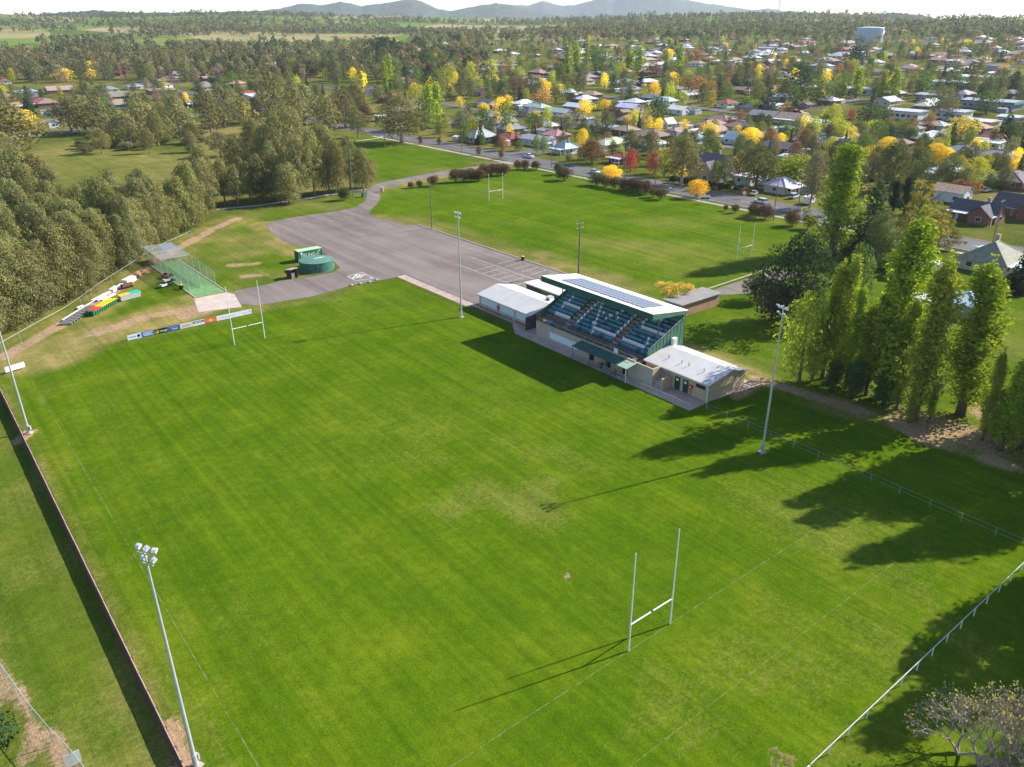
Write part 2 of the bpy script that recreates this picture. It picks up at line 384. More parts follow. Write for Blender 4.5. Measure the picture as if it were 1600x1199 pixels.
earth([(-37.7,-40),(-37.7,100)], .05, .35, .55); earth(PX((28,690),(48,676)), .5, 1.2, .8); earth([(-38.0,12),(-37.2,17)], .5, .8, .8)
earth(PX((-40,985),(15,1080),(60,1140),(110,1199)), .45, .8, .9); earth(PX((-60,1060),(-10,1140),(30,1199)), .2, .8, .65)
earth(PX((880,896),(883,900)), .12, .5, 1); dryband(PX((760,770),(830,780),(840,800)), 1, 9, .46); dryband(PX((700,800),(860,745)), 1, 7, .4); dryband(PX((600,720),(760,690),(900,720)), 1, 10, .34); dryband(PX((1050,1080),(1250,960)), 2, 9, .3); dryband(PX((380,560),(560,520)), 1, 9, .28); dryband(PX((640,690),(770,640)), .6, 2.4, .3)
dryband(PX((1380,940),(1450,1000)), 4, 6, .35); dryband(PX((1300,1090),(1400,1020)), 3, 6, .3)
dryband(PX((560,690),(850,620)), .3, 1.2, .25)
for x_, v_ in ((-34.6,.42),(-32.4,.3),(-30.4,.42),(-27.6,.28),(-24.5,.3)): dryband([(x_,-15),(x_,88),(x_+3,98)], .12, .9, v_)
for y_, v_ in ((-4.5,.3),(-6.6,.36),(-10.2,.36),(-12.4,.3)): dryband([(-28,y_),(36,y_)], .15, .9, v_); earth(PX((647,441),(662,446)), .2, .8, .9)
# paddocks on the left
pad = PX((40,225),(190,215),(290,248),(235,290),(80,285),(60,255))
a = poly_mask(pad, 8); lush = put(lush, a, .55); dry = put(dry, a, .62+.5*(n25-.5)); dirt = put(dirt, a, 0)
pad2 = PX((300,205),(430,190),(440,212),(330,240)); a = poly_mask(pad2, 8); dry = put(dry, a, .85); dirt = put(dirt, a, .1)
a = np.clip((DD-1150)/200, 0, 1); dirt = put(dirt, a, 0)

m = NT('grass_ground'); p = m.pos()
at = lambda n_: (lambda d: (setattr(d, 'attribute_name', n_), d.outputs['Fac'])[1])(m.n('ShaderNodeAttribute'))
A_l, A_d, A_e, A_f = at('lush'), at('dry'), at('dirt'), at('far')
na, nb, nc, nd = m.noise(.9, 5, .65, p), m.noise(5.0, 3, .7, p), m.noise(.12, 4, .6, p), m.noise(2.2, 4, .7, p)
mpl = m.n('ShaderNodeMapping'); mpl.inputs['Scale'].default_value = (1, .03, 1); m.l(p, mpl.inputs[0]); st = m.noise(.42, 3, .6, mpl.outputs[0])
mpw = m.n('ShaderNodeMapping'); mpw.inputs['Scale'].default_value = (.05, 1, 1); m.l(p, mpw.inputs[0]); st2 = m.noise(.5, 2, .5, mpw.outputs[0]); nL = m.noise(.03, 5, .62, p)
lushc = m.ramp(nc, [(.2, (.057,.116,.003)), (.5, (.075,.138,.004)), (.8, (.114,.166,.007))])
poor = m.ramp(nc, [(.25, (.062,.075,.018)), (.5, (.1,.1,.03)), (.75, (.145,.125,.045))])
dryc = m.ramp(nc, [(.25, (.21,.175,.055)), (.75, (.31,.25,.1))])
earthc = m.ramp(nd, [(.25, (.26,.17,.1)), (.75, (.42,.3,.195))])
c = m.mix(poor, lushc, A_l)
fz = m.math('ADD', A_d, m.math('MULTIPLY', m.math('SUBTRACT', nd, .5), 1.1))
c = m.mix(c, dryc, m.ramp(fz, [(.25, (0,)*3), (.95, (.9,)*3)]))
ez = m.math('ADD', A_e, m.math('MULTIPLY', m.math('SUBTRACT', nd, .5), .9))
c = m.mix(c, earthc, m.ramp(ez, [(.42, (0,)*3), (.66, (1,)*3)]))
c = m.mix(c, m.ramp(st, [(.32, (.8,.86,.8)), (.68, (1.18,1.1,1.12))]), .8, 'MULTIPLY')
mpf = m.n('ShaderNodeMapping'); mpf.inputs['Scale'].default_value = (1, .012, 1); m.l(p, mpf.inputs[0]); st3 = m.noise(1.5, 2, .6, mpf.outputs[0])
c = m.mix(c, m.ramp(st3, [(.34, (.86,.9,.86)), (.5, (1,1,1)), (.68, (1.16,1.1,1.14))]), A_l, 'MULTIPLY')
c = m.mix(c, m.ramp(st2, [(.35, (.9,.93,.9)), (.65, (1.08,1.05,1.05))]), .3, 'MULTIPLY')
c = m.mix(c, m.ramp(nL, [(.3, (.84,.88,.84)), (.5, (1,1,1)), (.72, (1.26,1.13,1.15))]), .7, 'MULTIPLY')
c = m.mix(c, m.ramp(na, [(.28, (.72,.75,.7)), (.72, (1.22,1.18,1.2))]), .8, 'MULTIPLY')
c = m.mix(c, m.ramp(nb, [(.3, (.62,.66,.6)), (.7, (1.3,1.25,1.25))]), .75, 'MULTIPLY')
vo = m.n('ShaderNodeTexVoronoi'); vo.inputs['Scale'].default_value = .0042; m.l(p, vo.inputs['Vector'])
sx = m.n('ShaderNodeSeparateColor'); m.l(vo.outputs['Color'], sx.inputs[0])
padc = m.ramp(sx.outputs[0], [(0, (.11,.15,.035)), (.3, (.17,.2,.05)), (.55, (.3,.26,.12)), (.75, (.14,.22,.04)), (.9, (.34,.27,.15))], 'CONSTANT')
padc = m.mix(padc, m.ramp(m.noise(.012, 5, .6, p), [(.3, (.7,)*3), (.7, (1.15,)*3)]), 1.0, 'MULTIPLY')
c = m.mix(c, padc, A_f)
m.base(c, 1.0, 0, 0.0); m.bump(m.math('ADD', nb, m.math('MULTIPLY', na, 1.5)), .55, .1)
M['ground'] = m.m
me = np_mesh('ground', vs, quads, M['ground']); me.shade_smooth()
for nm, arr in (('lush', lush), ('dry', dry), ('dirt', dirt), ('far', np.clip((DD-1150)/350, 0, 1))):
    at_ = me.attributes.new(nm, 'FLOAT', 'POINT'); at_.data.foreach_set('value', np.clip(arr, 0, 1).astype(np.float32).ravel())
struct(link('ground', me))

# ------------------------------------------------------------------ sheets laid on the ground
def smooth_poly(pts, step=4.0, jit=0.0, seed=1):
    r = random.Random(seed); out = []
    for (x0, y0), (x1, y1) in zip(pts, pts[1:]+pts[:1]):
        n = max(1, int(hypot(x1-x0, y1-y0)/step))
        for i in range(n): out.append((x0+(x1-x0)*i/n+r.uniform(-jit, jit), y0+(y1-y0)*i/n+r.uniform(-jit, jit)))
    return out
def sheet(name, pts, z, mat):
    import bmesh
    bm = bmesh.new(); f = bm.faces.new([bm.verts.new((x, y, 0)) for x, y in pts])
    bmesh.ops.triangulate(bm, faces=[f])
    for v in bm.verts: v.co.z = float(T(v.co.x, v.co.y))+z
    bm.normal_update()
    for f in bm.faces:
        if f.normal.z < 0: f.normal_flip()
    me = bpy.data.meshes.new(name); bm.to_mesh(me); bm.free(); me.materials.append(mat)
    return struct(link(name, me))
def ribbon(name, pts, half, z, mat, step=8.0):
    P = []
    for (x0, y0), (x1, y1) in zip(pts[:-1], pts[1:]):
        n = max(1, int(hypot(x1-x0, y1-y0)/step)); P += [(x0+(x1-x0)*i/n, y0+(y1-y0)*i/n) for i in range(n)]
    P.append(pts[-1]); mb = MB(); L_ = []; R_ = []
    for i, (x, y) in enumerate(P):
        x0, y0 = P[max(i-1, 0)]; x1, y1 = P[min(i+1, len(P)-1)]; l = hypot(x1-x0, y1-y0); ux, uy = -(y1-y0)/l, (x1-x0)/l
        L_.append((x+ux*half, y+uy*half)); R_.append((x-ux*half, y-uy*half))
    for a, b in ((L_, R_),):
        vs_ = [(x, y, float(T(x, y))+z) for x, y in a]+[(x, y, float(T(x, y))+z) for x, y in b]; n = len(a)
        mb.add(vs_, [(n+i, n+i+1, i+1, i) for i in range(n-1)])
    return struct(mb.build(name, mat))
def bar(name, p0, p1, half, z, h, mat, parent=None):
    l = hypot(p1[0]-p0[0], p1[1]-p0[1]); c = ((p0[0]+p1[0])/2, (p0[1]+p1[1])/2)
    return MB().obox(c, atan2(p1[1]-p0[1], p1[0]-p0[0]), l/2, half, z, z+h).build(name, mat, parent)

cp_poly = PX((414,351),(424,346),(482,336),(530,330),(555,324),(570,315),(574,302),(573,296),(594,294),(595,302),(592,315),(580,327),(577,334),(590,341),(637,352))
cp_poly += [(71.2,151),(71.2,66),(66,62),(84,62),(104,62.4),(112,63),(112,57),(92,55.6),(82,61),(66,61),(53.6,62),(53.6,86),(43.1,86),(43.1,112)]
cp_poly += PX((587,439),(549,446),(485,464),(440,472),(400,478),(372,474),(366,455),(395,449.5),(442,439),(485,433),(519,426),(532,419),(525,411),(506,396),(470,385),(442,377),(428,366))
sheet('car_park', smooth_poly(cp_poly, 3.5, .22, 3), .012, M['asphalt'])
ent = PX((573,296),(590,287),(625,280),(700,266),(750,259),(800,250.5)); ent2 = PX((806,256),(795,258),(745,265.5),(690,275),(650,282),(607,290),(594,294))
sheet('entrance_road', smooth_poly(ent+ent2, 5, .1, 4), .03, M['asphalt'])
main = [(167,-260),(167,60),(167,240),(166.4,330),(164.8,380),(163,520),(160,760)]
ribbon('street', main, 6.1, .05, M['road'])
struct(bar('kerb', (160.55,-150), (160.55,215), .15, 0, .13, M['kerb'])); struct(bar('kerb', (173.4,-150), (173.4,255), .15, 0, .13, M['kerb']))
ribbon('footpath', [(157.2,-120),(157.2,235),(157,330)], .8, .035, M['concrete'])
mb = MB()
for s_ in np.arange(-40, 420, 10.0):
    x_ = float(np.interp(s_, [p_[1] for p_ in main], [p_[0] for p_ in main])); mb.box(x_-.08, x_+.08, s_, s_+4, .062, .064)
struct(mb.build('street_centre_line', M['roadline']))
struct(bar('kerb', (71.35,152), (71.35,64), .16, 0, .14, M['kerb']))
struct(bar('kerb', (84,63), (112,64), .15, 0, .12, M['kerb']))
ribbon('gravel_path', PX((338,327),(400,322),(470,312),(540,300),(572,296)), 1.1, .03, M['concrete'])
ribbon('footpath', PX((556,221),(592,216),(600,212)), .8, .04, M['concrete'])
# side streets of the suburb
ribbon('street', [(170,236),(230,242),(330,246),(480,250)], 5, .09, M['road'])
ribbon('street', [(262,-200),(262,600)], 4.2, .12, M['road'])
ribbon('street', [(365,-200),(365,700)], 4.2, .3, M['road'])
ribbon('street', [(170,30),(300,30),(560,30)], 4.2, .1, M['road'])
ribbon('street', PX((-120,232),(60,209),(120,203),(240,190),(310,181),(376,171)), 4.2, .1, M['road'])
# concrete apron in front of the stand and the path beside the car park
sheet('apron', [(40.7,112.6),(43.0,112.6),(43.0,84.9),(43.4,69),(53.9,66.9),(54.5,28.6),(56.2,26.8),(43.6,28.1),(39.05,28.0),(39.05,68.5),(42.05,73),(42.05,85.4),(41.0,86)], .02, M['pink_concrete'])
sheet('net_run_up', PX((303,467),(354,457),(366,460),(372,470),(378,480),(310,488)), .014, worn('pale_worn_concrete', (.5,.41,.35), .95, 0, .25, .5))
# painted lines on the pitch
def pline(x0, y0, x1, y1, hw=.06): struct(bar('pitch_line', (x0, y0), (x1, y1), hw, .008, .002, M['pitchline']))
for y_ in (0, 95.1): pline(-33.5, y_, 33.5, y_)
for y_ in (-8.5,): pline(-33.5, y_, 33.5, y_, .05)
for x_ in (-33.5, 33.5): pline(x_, -8.5, x_, 103)
for y_ in (47.5,): pline(-33.5, y_, 33.5, y_, .03)
def carline(x0, y0, x1, y1, hw=.07): struct(bar('parking_line', (x0, y0), (x1, y1), hw, .018, .002, M['parkline']))
for k in range(7): carline(57, 88+k*2.9, 62.2, 88.4+k*2.9)
carline(56.9, 86, 56.9, 112); carline(63, 86, 63, 116)
for k in range(6): carline(64.6, 92+k*2.9, 69.6, 92.4+k*2.9)
q = PX((543,432),(565,426),(583,435),(556,439))
for a, b in zip(q, q[1:]+q[:1]): carline(*a, *b, .12)
for k in range(3):
    a = G(551+k*5.5, 435.5-k*.6); b = G(558+k*5.5, 428.5+k*.5); carline(*a, *b, .28)
for k in range(9): carline(38+k*3.2, 176, 38.6+k*3.2, 170.5, .05)

# ------------------------------------------------------------------ tree kit
def leaf_mesh(name, lobes, n, size, seed, up=.15, jit=.55, inner=.3, aspect=.62, drop=0.0):
    """leaf clumps spread over and inside a set of lobes (cx,cy,cz,rx,ry,rz)"""
    r = np.random.default_rng(seed); L = np.array(lobes, float)
    ar = (L[:,3]*L[:,4]+L[:,3]*L[:,5]+L[:,4]*L[:,5]); k = r.choice(len(L), n, p=ar/ar.sum())
    d = r.normal(size=(n, 3)); d[:,2] += up; d /= np.linalg.norm(d, axis=1)[:,None]
    rad = np.where(r.random(n) < inner, r.uniform(.35, .85, n), r.uniform(.82, 1.12, n))
    c = L[k,:3]+d*L[k,3:]*rad[:,None]; c[:,2] -= drop*r.random(n)*L[k,5]
    nn = d/L[k,3:]*L[k,3:].mean(1)[:,None]+r.normal(size=(n,3))*jit; nn /= np.linalg.norm(nn, axis=1)[:,None]
    t = np.cross(nn, r.normal(size=(n,3))); t /= np.linalg.norm(t, axis=1)[:,None]+1e-9; b = np.cross(nn, t)
    s_ = size*r.uniform(.55, 1.45, n)[:,None]; a_ = aspect*r.uniform(.7, 1.3, n)[:,None]
    bend = nn*s_*r.uniform(-.25, .25, (n,1))
    v = np.stack([c-t*s_+bend, c-b*s_*a_, c+t*s_+bend, c+b*s_*a_], 1).reshape(-1, 3)
    q = np.arange(4*n).reshape(n, 4)
    me = np_mesh(name, v, q, M['leaf'])
    lt = r.uniform(-.2, .2, len(L)); tone = np.clip(.5+lt[k]+r.normal(0, .11, n), 0, 1).astype(np.float32)
    at_ = me.attributes.new('tone', 'FLOAT', 'FACE'); at_.data.foreach_set('value', tone)
    return me
def trunk_mesh(name, h, r0, seed, limbs=5, spread=.5, top=.8, fork=.35, lean=.04):
    r = random.Random(seed); mb = MB(); bx, by = r.uniform(-lean, lean)*h, r.uniform(-lean, lean)*h
    ax = lambda t: (bx*t*t*2, by*t*t*2, h*top*t)
    mb.tube([(0,0,-.3), ax(.08), ax(.3), ax(.6), ax(1)], [r0*1.35, r0*1.05, r0*.85, r0*.5, r0*.12], 7)
    for i in range(limbs):
        t = fork+(1-fork)*.75*(i+r.random())/max(1, limbs); a = i*2.4+r.random(); p0 = Vector(ax(t)); ln = h*spread*r.uniform(.32, .6)*(1-.4*t)
        d = Vector((cos(a), sin(a), r.uniform(.5, 1.1))).normalized(); p1 = p0+d*ln*.5; p2 = p1+(d+Vector((0,0,.35))).normalized()*ln*.5
        mb.tube([p0, p1, p2], [r0*.45*(1-.5*t), r0*.28*(1-.5*t), r0*.07], 5)
    me = mb.mesh(name, M['bark']); me.shade_smooth(); return me
def lobes_env(seed, n, h, w, z0, prof, lr=(.13,.2), flat=.85, core=True):
    """lobes filling an envelope: prof(t) gives the relative radius at height fraction t"""
    r = random.Random(seed); out = []
    for i in range(n):
        t = (i+r.random())/n; z = h*(z0+(1-z0)*t*.94); R = w/2*prof(t); a = i*2.399+r.uniform(-.5,.5)
        l = h*r.uniform(*lr)*(.75+.5*prof(t)); rr = max(0, R-l*.6)*r.uniform(.55, 1.05)
        out.append((rr*cos(a), rr*sin(a), min(z, h-l*flat*.9), l*r.uniform(.85,1.15), l*r.uniform(.85,1.15), l*flat*r.uniform(.85,1.2)))
    if core:
        for t in (.2, .45, .7): out.append((0, 0, h*(z0+(1-z0)*t), w*.3*prof(t), w*.3*prof(t), h*(1-z0)*.2))
    return out
dome = lambda t: max(.12, math.sin(pi*min(1, .16+t*.86)))**.6
tall = lambda t: (.62+.38*math.sin(pi*min(1, .1+t*.8)))*(1-.42*t**4)
colm = lambda t: (.35+.65*min(1, t*3.0))*(1-.75*t**2.2)
KIT = {}                                                        # kind -> [(trunk mesh, crown mesh)], all 10 m tall
def kit(key, nvar, fn):
    KIT[key] = [fn(1000*len(KIT)+31*i+5) for i in range(nvar)]
def mk(nl, w, z0, prof, lr, nleaf, size, r0=.22, limbs=5, top=.75, flat=.85, **kw):
    return lambda s_: (trunk_mesh('trunk', 10, r0, s_, limbs, top=top, spread=w/14), leaf_mesh('crown', lobes_env(s_, nl, 10, w, z0, prof, lr, flat), nleaf, size, s_, **kw))
kit('grove', 8, mk(38, 6.2, .08, tall, (.06,.12), 11000, .12, .16, 6, .85, 1.0, up=.4, jit=.32, inner=.08))
kit('euc', 7, mk(34, 8.0, .2, dome, (.06,.125), 5200, .15, .26, 7, .8, .85, up=.4, jit=.4, inner=.15))
kit('euc_far', 7, mk(20, 7.4, .1, dome, (.09,.16), 1200, .28, .26, 4, .8, .9, up=.35, jit=.32, inner=.1))
def plume_poplar(s_):
    """ragged column: steep branches each carrying its own narrow plume of leaves"""
    r = random.Random(s_); lb = []; tr_ = MB(); bend = r.uniform(-.25,.25); bend2 = r.uniform(-.25,.25)
    ax = lambda t: Vector((bend*t*t, bend2*t*t, 9.3*t))
    tr_.tube([ax(0)-Vector((0,0,.2)), ax(.1), ax(.35), ax(.7), ax(1)], [.17,.13,.1,.06,.015], 7)
    for i in range(46):
        t = .04+.86*(i/46)**1.05+r.uniform(-.01,.01); a = i*2.399+r.uniform(-.6,.6); ln = (2.3*(1-t)**.6+.5)*r.uniform(.55,1.25); out = r.uniform(.2,.5)*(1.2-.85*t)
        if r.random() < .2: continue
        p0 = ax(t); d = Vector((cos(a)*out, sin(a)*out, 1)).normalized(); p1 = p0+d*ln
        tr_.tube([p0, p0+d*ln*.8], [.035,.01], 4, False)
        for k in range(4):
            q_ = .25+.25*k; c = p0+d*ln*q_; w_ = (.17+.16*math.sin(pi*min(1, q_)))*r.uniform(.75,1.3); lb.append((c.x+r.uniform(-.1,.1), c.y+r.uniform(-.1,.1), c.z, w_, w_, w_*1.7))
    lb += [(bend, bend2, 9.3, .16,.16,.55),(bend*.8, bend2*.8, 8.6, .3,.3,.6)]
    me = tr_.mesh('trunk', M['bark']); me.shade_smooth()
    return me, leaf_mesh('crown', lb, 9500, .064, s_, up=.35, jit=.6, inner=.3, aspect=.75)
KIT['poplar'] = [plume_poplar(300+i) for i in range(6)]
kit('poplar_far', 3, mk(18, 2.6, .05, colm, (.045,.08), 700, .26, .14, 3, .9, 1.9, up=.2, inner=.3))
kit('round', 7, mk(22, 8.6, .14, dome, (.10,.17), 3000, .2, .24, 6, .75, .85, up=.35, jit=.38, inner=.15))
kit('round_far', 7, mk(16, 8.2, .12, dome, (.11,.19), 1000, .3, .24, 3, .75, .9, up=.35, jit=.3, inner=.1))
def conifer(s_, n, size, w=5.2):
    r = random.Random(s_); lb = []
    for i in range(15):
        t = i/15; z = 10*(.06+.9*t); R = w/2*(1-t)**.85+.12
        for k in range(max(3, int(7*(1-t)))):
            a = k*2*pi/max(3, int(7*(1-t)))+i*.7+r.uniform(-.2,.2); lb.append((R*.62*cos(a), R*.62*sin(a), z-R*.12, R*.42, R*.42, .42))
    lb.append((0,0,5,.4,.4,4.6))
    return trunk_mesh('trunk', 10, .2, s_, 0, top=.97, lean=.005), leaf_mesh('crown', lb, n, size, s_, up=.2, inner=.3)
KIT['conifer'] = [conifer(71+i, 2600, .2, 4.4+i*.6) for i in range(3)]; KIT['conifer_far'] = [conifer(91+i, 560, .4, 4.2+i*.7) for i in range(3)]
def cedar(s_, n, size):
    r = random.Random(s_); lb = []
    for i in range(8):
        z = 1.6+i*1.02; R = 4.6*(1-i/9.5)
        for k in range(7):
            a = k*.9+i*.5+r.uniform(-.25,.25); q_ = r.uniform(.45,1); lb.append((R*q_*cos(a), R*q_*sin(a), z+r.uniform(-.3,.3), R*.32, R*.32, .36))
    return trunk_mesh('trunk', 10, .32, s_, 9, spread=.8, top=.95, lean=.01), leaf_mesh('crown', lb, n, size, s_, up=.5, inner=.35)
KIT['cedar'] = [cedar(s_, 5200, .17) for s_ in (3, 4)]
KIT['pine'] = [mk(26, 11, .14, dome, (.09,.17), 6000, .17, .3, 8, .7, .6, up=.4, inner=.3)(s_) for s_ in (8, 9)]
def bush(s_, n, size):
    r = random.Random(s_); lb = [(r.uniform(-2.4,2.4), r.uniform(-2.4,2.4), 3.6+r.uniform(0,3.2), 3.0, 3.0, 2.9) for _ in range(9)]+[(0,0,5.2,4.3,4.3,4.5)]
    return trunk_mesh('trunk', 6, .35, s_, 5, fork=.15, spread=.7), leaf_mesh('crown', lb, n, size, s_, up=.25, inner=.15)
KIT['bush'] = [bush(s_, 1900, .38) for s_ in (21, 22, 23)]
def twig_tree(s_, gens=4, leaf=2600):
    r = random.Random(s_); mb = MB(); tips = []
    def br(p, d, l, rad, g):
        q_ = p+d*l; mid = p+d*l*.5+Vector((r.uniform(-1,1), r.uniform(-1,1), r.uniform(-1,1)))*l*.06
        mb.tube([p, mid, q_], [rad, rad*.8, rad*.6], 4 if g else 6, False)
        if g >= gens: tips.append(q_); return
        for _ in range(3 if g < gens-1 else 4):
            e = (d+Vector((r.uniform(-1,1), r.uniform(-1,1), r.uniform(-.45,.8)))*.75).normalized(); br(q_, e, l*r.uniform(.6,.85), rad*.55, g+1)
    for k in range(3):
        a = k*2.1+r.random(); br(Vector((0,0,-.1)), Vector((cos(a)*.5, sin(a)*.5, 1)).normalized(), 2.4, .16, 0)
    tr = mb.mesh('trunk', M['bark'])
    lb = [(t.x, t.y, t.z, .5, .5, .5) for t in tips]
    return tr, leaf_mesh('crown', lb, leaf, .13, s_, inner=.6)
KIT['twig'] = [twig_tree(5), twig_tree(6)]; KIT['bare'] = [twig_tree(15, 5, 420), twig_tree(16, 5, 300)]
ncount = {}
OCC = []                                                        # taken spots (x, y, radius)
def free(x, y, r): return all((x-a)**2+(y-b)**2 > (r+c)**2 for a, b, c in OCC)
def shade(c, r):
    k = r.uniform(.82, 1.18); return (c[0]*k*r.uniform(.95,1.05), c[1]*k, c[2]*k*r.uniform(.9,1.1))
C_OL = (.128,.13,.056)
def tree(name, key, x, y, h, width, color, label, group=None, bark=(.16,.13,.105), rz=None, z=None, var=None):
    V = KIT[key]; v = V[(var if var is not None else rng.randrange(len(V))) % len(V)]
    nat = {'grove':5.6,'euc':8,'euc_far':7.4,'poplar':1.8,'poplar_far':2.6,'round':8.6,'round_far':8.2,'conifer':4.8,'conifer_far':4.6,'cedar':9.4,'pine':11,'bush':10,'twig':9,'bare':9}[key]
    sz = h/10; sw = width/nat
    t = thing(name, label, 'shrub' if 'shrub' in name or 'bush' in name else 'tree', (x, y, float(T(x, y)) if z is None else z), rng.uniform(0, 6.28) if rz is None else rz, group, (sw, sw, sz))
    link('trunk', v[0], t, color=bark); link('crown', v[1], t, color=color)
    return t
def tree_px(name, key, bx, by, ty, wpx, color, label, group=None, bark=(.16,.13,.105), var=None, occ=.35):
    """tree whose foot shows at (bx,by) and whose top shows at height ty; wpx is its crown's width in photo pixels"""
    x, y = G(bx, by); tx = bx-(bx-821)/(by-3451)*(by-ty)
    h = top_height(x, y, tx, ty); wd = min(wpx*mpp(x, y), h*1.7); OCC.append((x, y, wd*occ))
    if dist(x, y) > 420 and key in ('euc','poplar','round','conifer'): key += '_far'
    return tree(name, key, x, y, h, wd, color, label, group, bark, var=var)

# ------------------------------------------------------------------ lettering helper
def lettering(text, size, mat, parent, loc, rot, color=None, name='lettering', width=None):
    cu = bpy.data.curves.new('lettering', 'FONT'); cu.body = text; cu.size = size; cu.align_x = 'CENTER'; cu.align_y = 'CENTER'; cu.extrude = .004
    tmp = bpy.data.objects.new('lettering_tmp', cu); COL.objects.link(tmp); dg = bpy.context.evaluated_depsgraph_get()
    me = bpy.data.meshes.new_from_object(tmp.evaluated_get(dg)); bpy.data.objects.remove(tmp)
    me.materials.clear(); me.materials.append(mat); o = link(name, me, parent, loc, rot, color=color)
    if width:
        xs = [v.co.x for v in me.vertices]; o.scale = (width/(max(xs)-min(xs)), 1, 1)
    return o

# ------------------------------------------------------------------ grandstand
gs = thing('grandstand', 'green grandstand with white roof, solar panels and rows of blue and white seats', 'grandstand', (0,0,0))
wl = MB(); wl.box(41.2,41.45,40.9,65,0,2.95); wl.box(41.45,52.2,64.75,65,0,2.4); wl.box(41.45,43.3,37.2,37.45,0,2.85); wl.box(41.2,41.45,37.2,40.9,0,2.85)
wl.build('front_wall', M['brick'], gs)
MB().box(41.46,44.2,41.0,64.7,2.2,2.42).build('concourse', worn('brown_boards', (.2,.145,.12), .85, 0, .3, .8), gs)
tr = MB(); rows = 10
for i in range(rows):
    x0 = 44.2+.8*i; tr.box(x0, 52.3, 41.05, 67.0, 2.2+.42*i, 2.44+.42*i+.18)
tr.build('terrace', worn('terrace_boards', (.2,.155,.135), .9, 0, .3, .8), gs)
for a0 in (48.1, 59.5):
    for i in range(rows-1):
        MB().box(43.85+.8*i, 44.2+.8*i+.05, a0+.1, a0+1.35, 2.25+.42*i, 2.44+.42*i).build('aisle_step', M['concrete'], gs)
seat = MB(); seat.box(-.2,.2,-.22,.22,.36,.42); seat.add([(.14,-.22,.42),(.14,.22,.42),(.2,.22,.42),(.2,-.22,.42),(.24,-.22,.8),(.24,.22,.8),(.3,.22,.8),(.3,-.22,.8)], [(3,2,1,0),(4,5,6,7),(0,1,5,4),(1,2,6,5),(2,3,7,6),(3,0,4,7)]); seat.box(-.05,.15,-.04,.04,0,.36)
seat_me = seat.mesh('seat', objcol_mat('seat_plastic', .45, .1, 3))
TEAL, NAVY, WHT = (.075,.235,.29), (.035,.1,.18), (.75,.7,.72)
sr_ = random.Random(4); seats = []
for bi, (y0, n, r0, r1) in enumerate(((41.75,13,0,9),(49.8,19,0,9),(61.1,12,1,9))):
    for i in range(r0, r1+1):
        if i > 9: continue
        for k in range(n):
            j = n-1-k                                            # counted from the car-park end
            c = NAVY if sr_.random() < .2 else TEAL
            if bi == 2 and ((i == 1 and j >= 4) or (i == 4 and j >= 3) or (i == 8 and j >= 4) or (j == 4 and i in (3,5,6))): c = WHT
            if bi == 1 and ((i == 1 and 9 <= j) or (j == 18 and i >= 2) or (j == 0 and 1 <= i <= 8) or (i+j in (9,) and i < 8) or (j-i in (5,) and 3 < i < 9) or (i == 2 and j in (6,)) or (i == 5 and j in (6,9,13))): c = WHT
            if bi == 0 and ((i == 1 and j < 10) or (i == 5 and j >= 2) or (i == 8 and j < 7) or (j == 1 and i in (6,7)) or (i == 2 and j == 9) or (i == 3 and j == 8)): c = WHT
            seats.append((44.62+.8*i, y0+k*.5, 2.62+.42*i, c))
seats.sort(key=lambda s_: dist(s_[0], s_[1])+s_[2])
for s_ in seats[:300]: link('seat', seat_me, gs, s_[:3], color=s_[3])
for cc, nm in ((TEAL, 'rear_seats'), (WHT, 'rear_white_seats')):
    mb = MB()
    for s_ in seats[300:]:
        if (s_[3] == WHT) == (cc == WHT): mb.add([(p_[0]+s_[0], p_[1]+s_[1], p_[2]+s_[2]) for p_ in seat.v], seat.f)
    stuff(mb.build(nm, seat_me.materials[0], gs, cc))
# roof
def roofz(x): return 10.2-(x-44.2)*(1.2/8.4)
rf = MB(); rf.prism([(44.15,9.98),(44.15,10.22),(52.7,roofz(52.7)+.02),(52.7,roofz(52.7)-.22)], 'y', 40.55, 67.1)
roof_o = rf.build('roof', worn('white_roof_sheet', (.78,.77,.74), .5, 0, .12, .4), gs)
MB().box(44.05,44.14,40.5,67.15,9.2,10.17).build('fascia', M['teal_metal'], gs)
for yy in (40.46, 67.11): MB().prism([(44.14,9.2),(44.14,10.16),(52.7,roofz(52.7)-.04),(52.7,roofz(52.7)-.55)], 'y', yy, yy+.08).build('fascia', M['green_sheet'], gs)
pan = MB().box(-.575,.575,-.465,.465,0,.045).mesh('solar_panel', None)
pm = NT('solar_cells'); p = pm.objco(); bt = pm.n('ShaderNodeTexBrick'); pm.l(p, bt.inputs['Vector']); bt.offset = 0; bt.inputs['Scale'].default_value = 1; bt.inputs['Brick Width'].default_value = .2; bt.inputs['Row Height'].default_value = .2; bt.inputs['Mortar Size'].default_value = .008
bt.inputs['Color1'].default_value = (.16,.17,.24,1); bt.inputs['Color2'].default_value = (.14,.15,.21,1); bt.inputs['Mortar'].default_value = (.3,.32,.36,1); pm.base(bt.outputs[0], .25, 0, .5); pan.materials.append(pm.m)  # cell colours lightened, so the sky's reflection is painted into the panels
tilt = math.atan(1.2/8.4)
for i in range(19):
    for j in range(4):
        x_ = 46.0+j*1.25; link('solar_panel', pan, gs, (x_+.1, 44.3+i*1.03, roofz(x_+.1)+.11), (0, tilt, 0))
for yy in (42.0, 47.7, 53.4, 59.2, 65.0): MB().tube([(47.4,yy,3.6),(47.4,yy,9.6)], .09, 8).build('post', M['green_sheet'], gs)
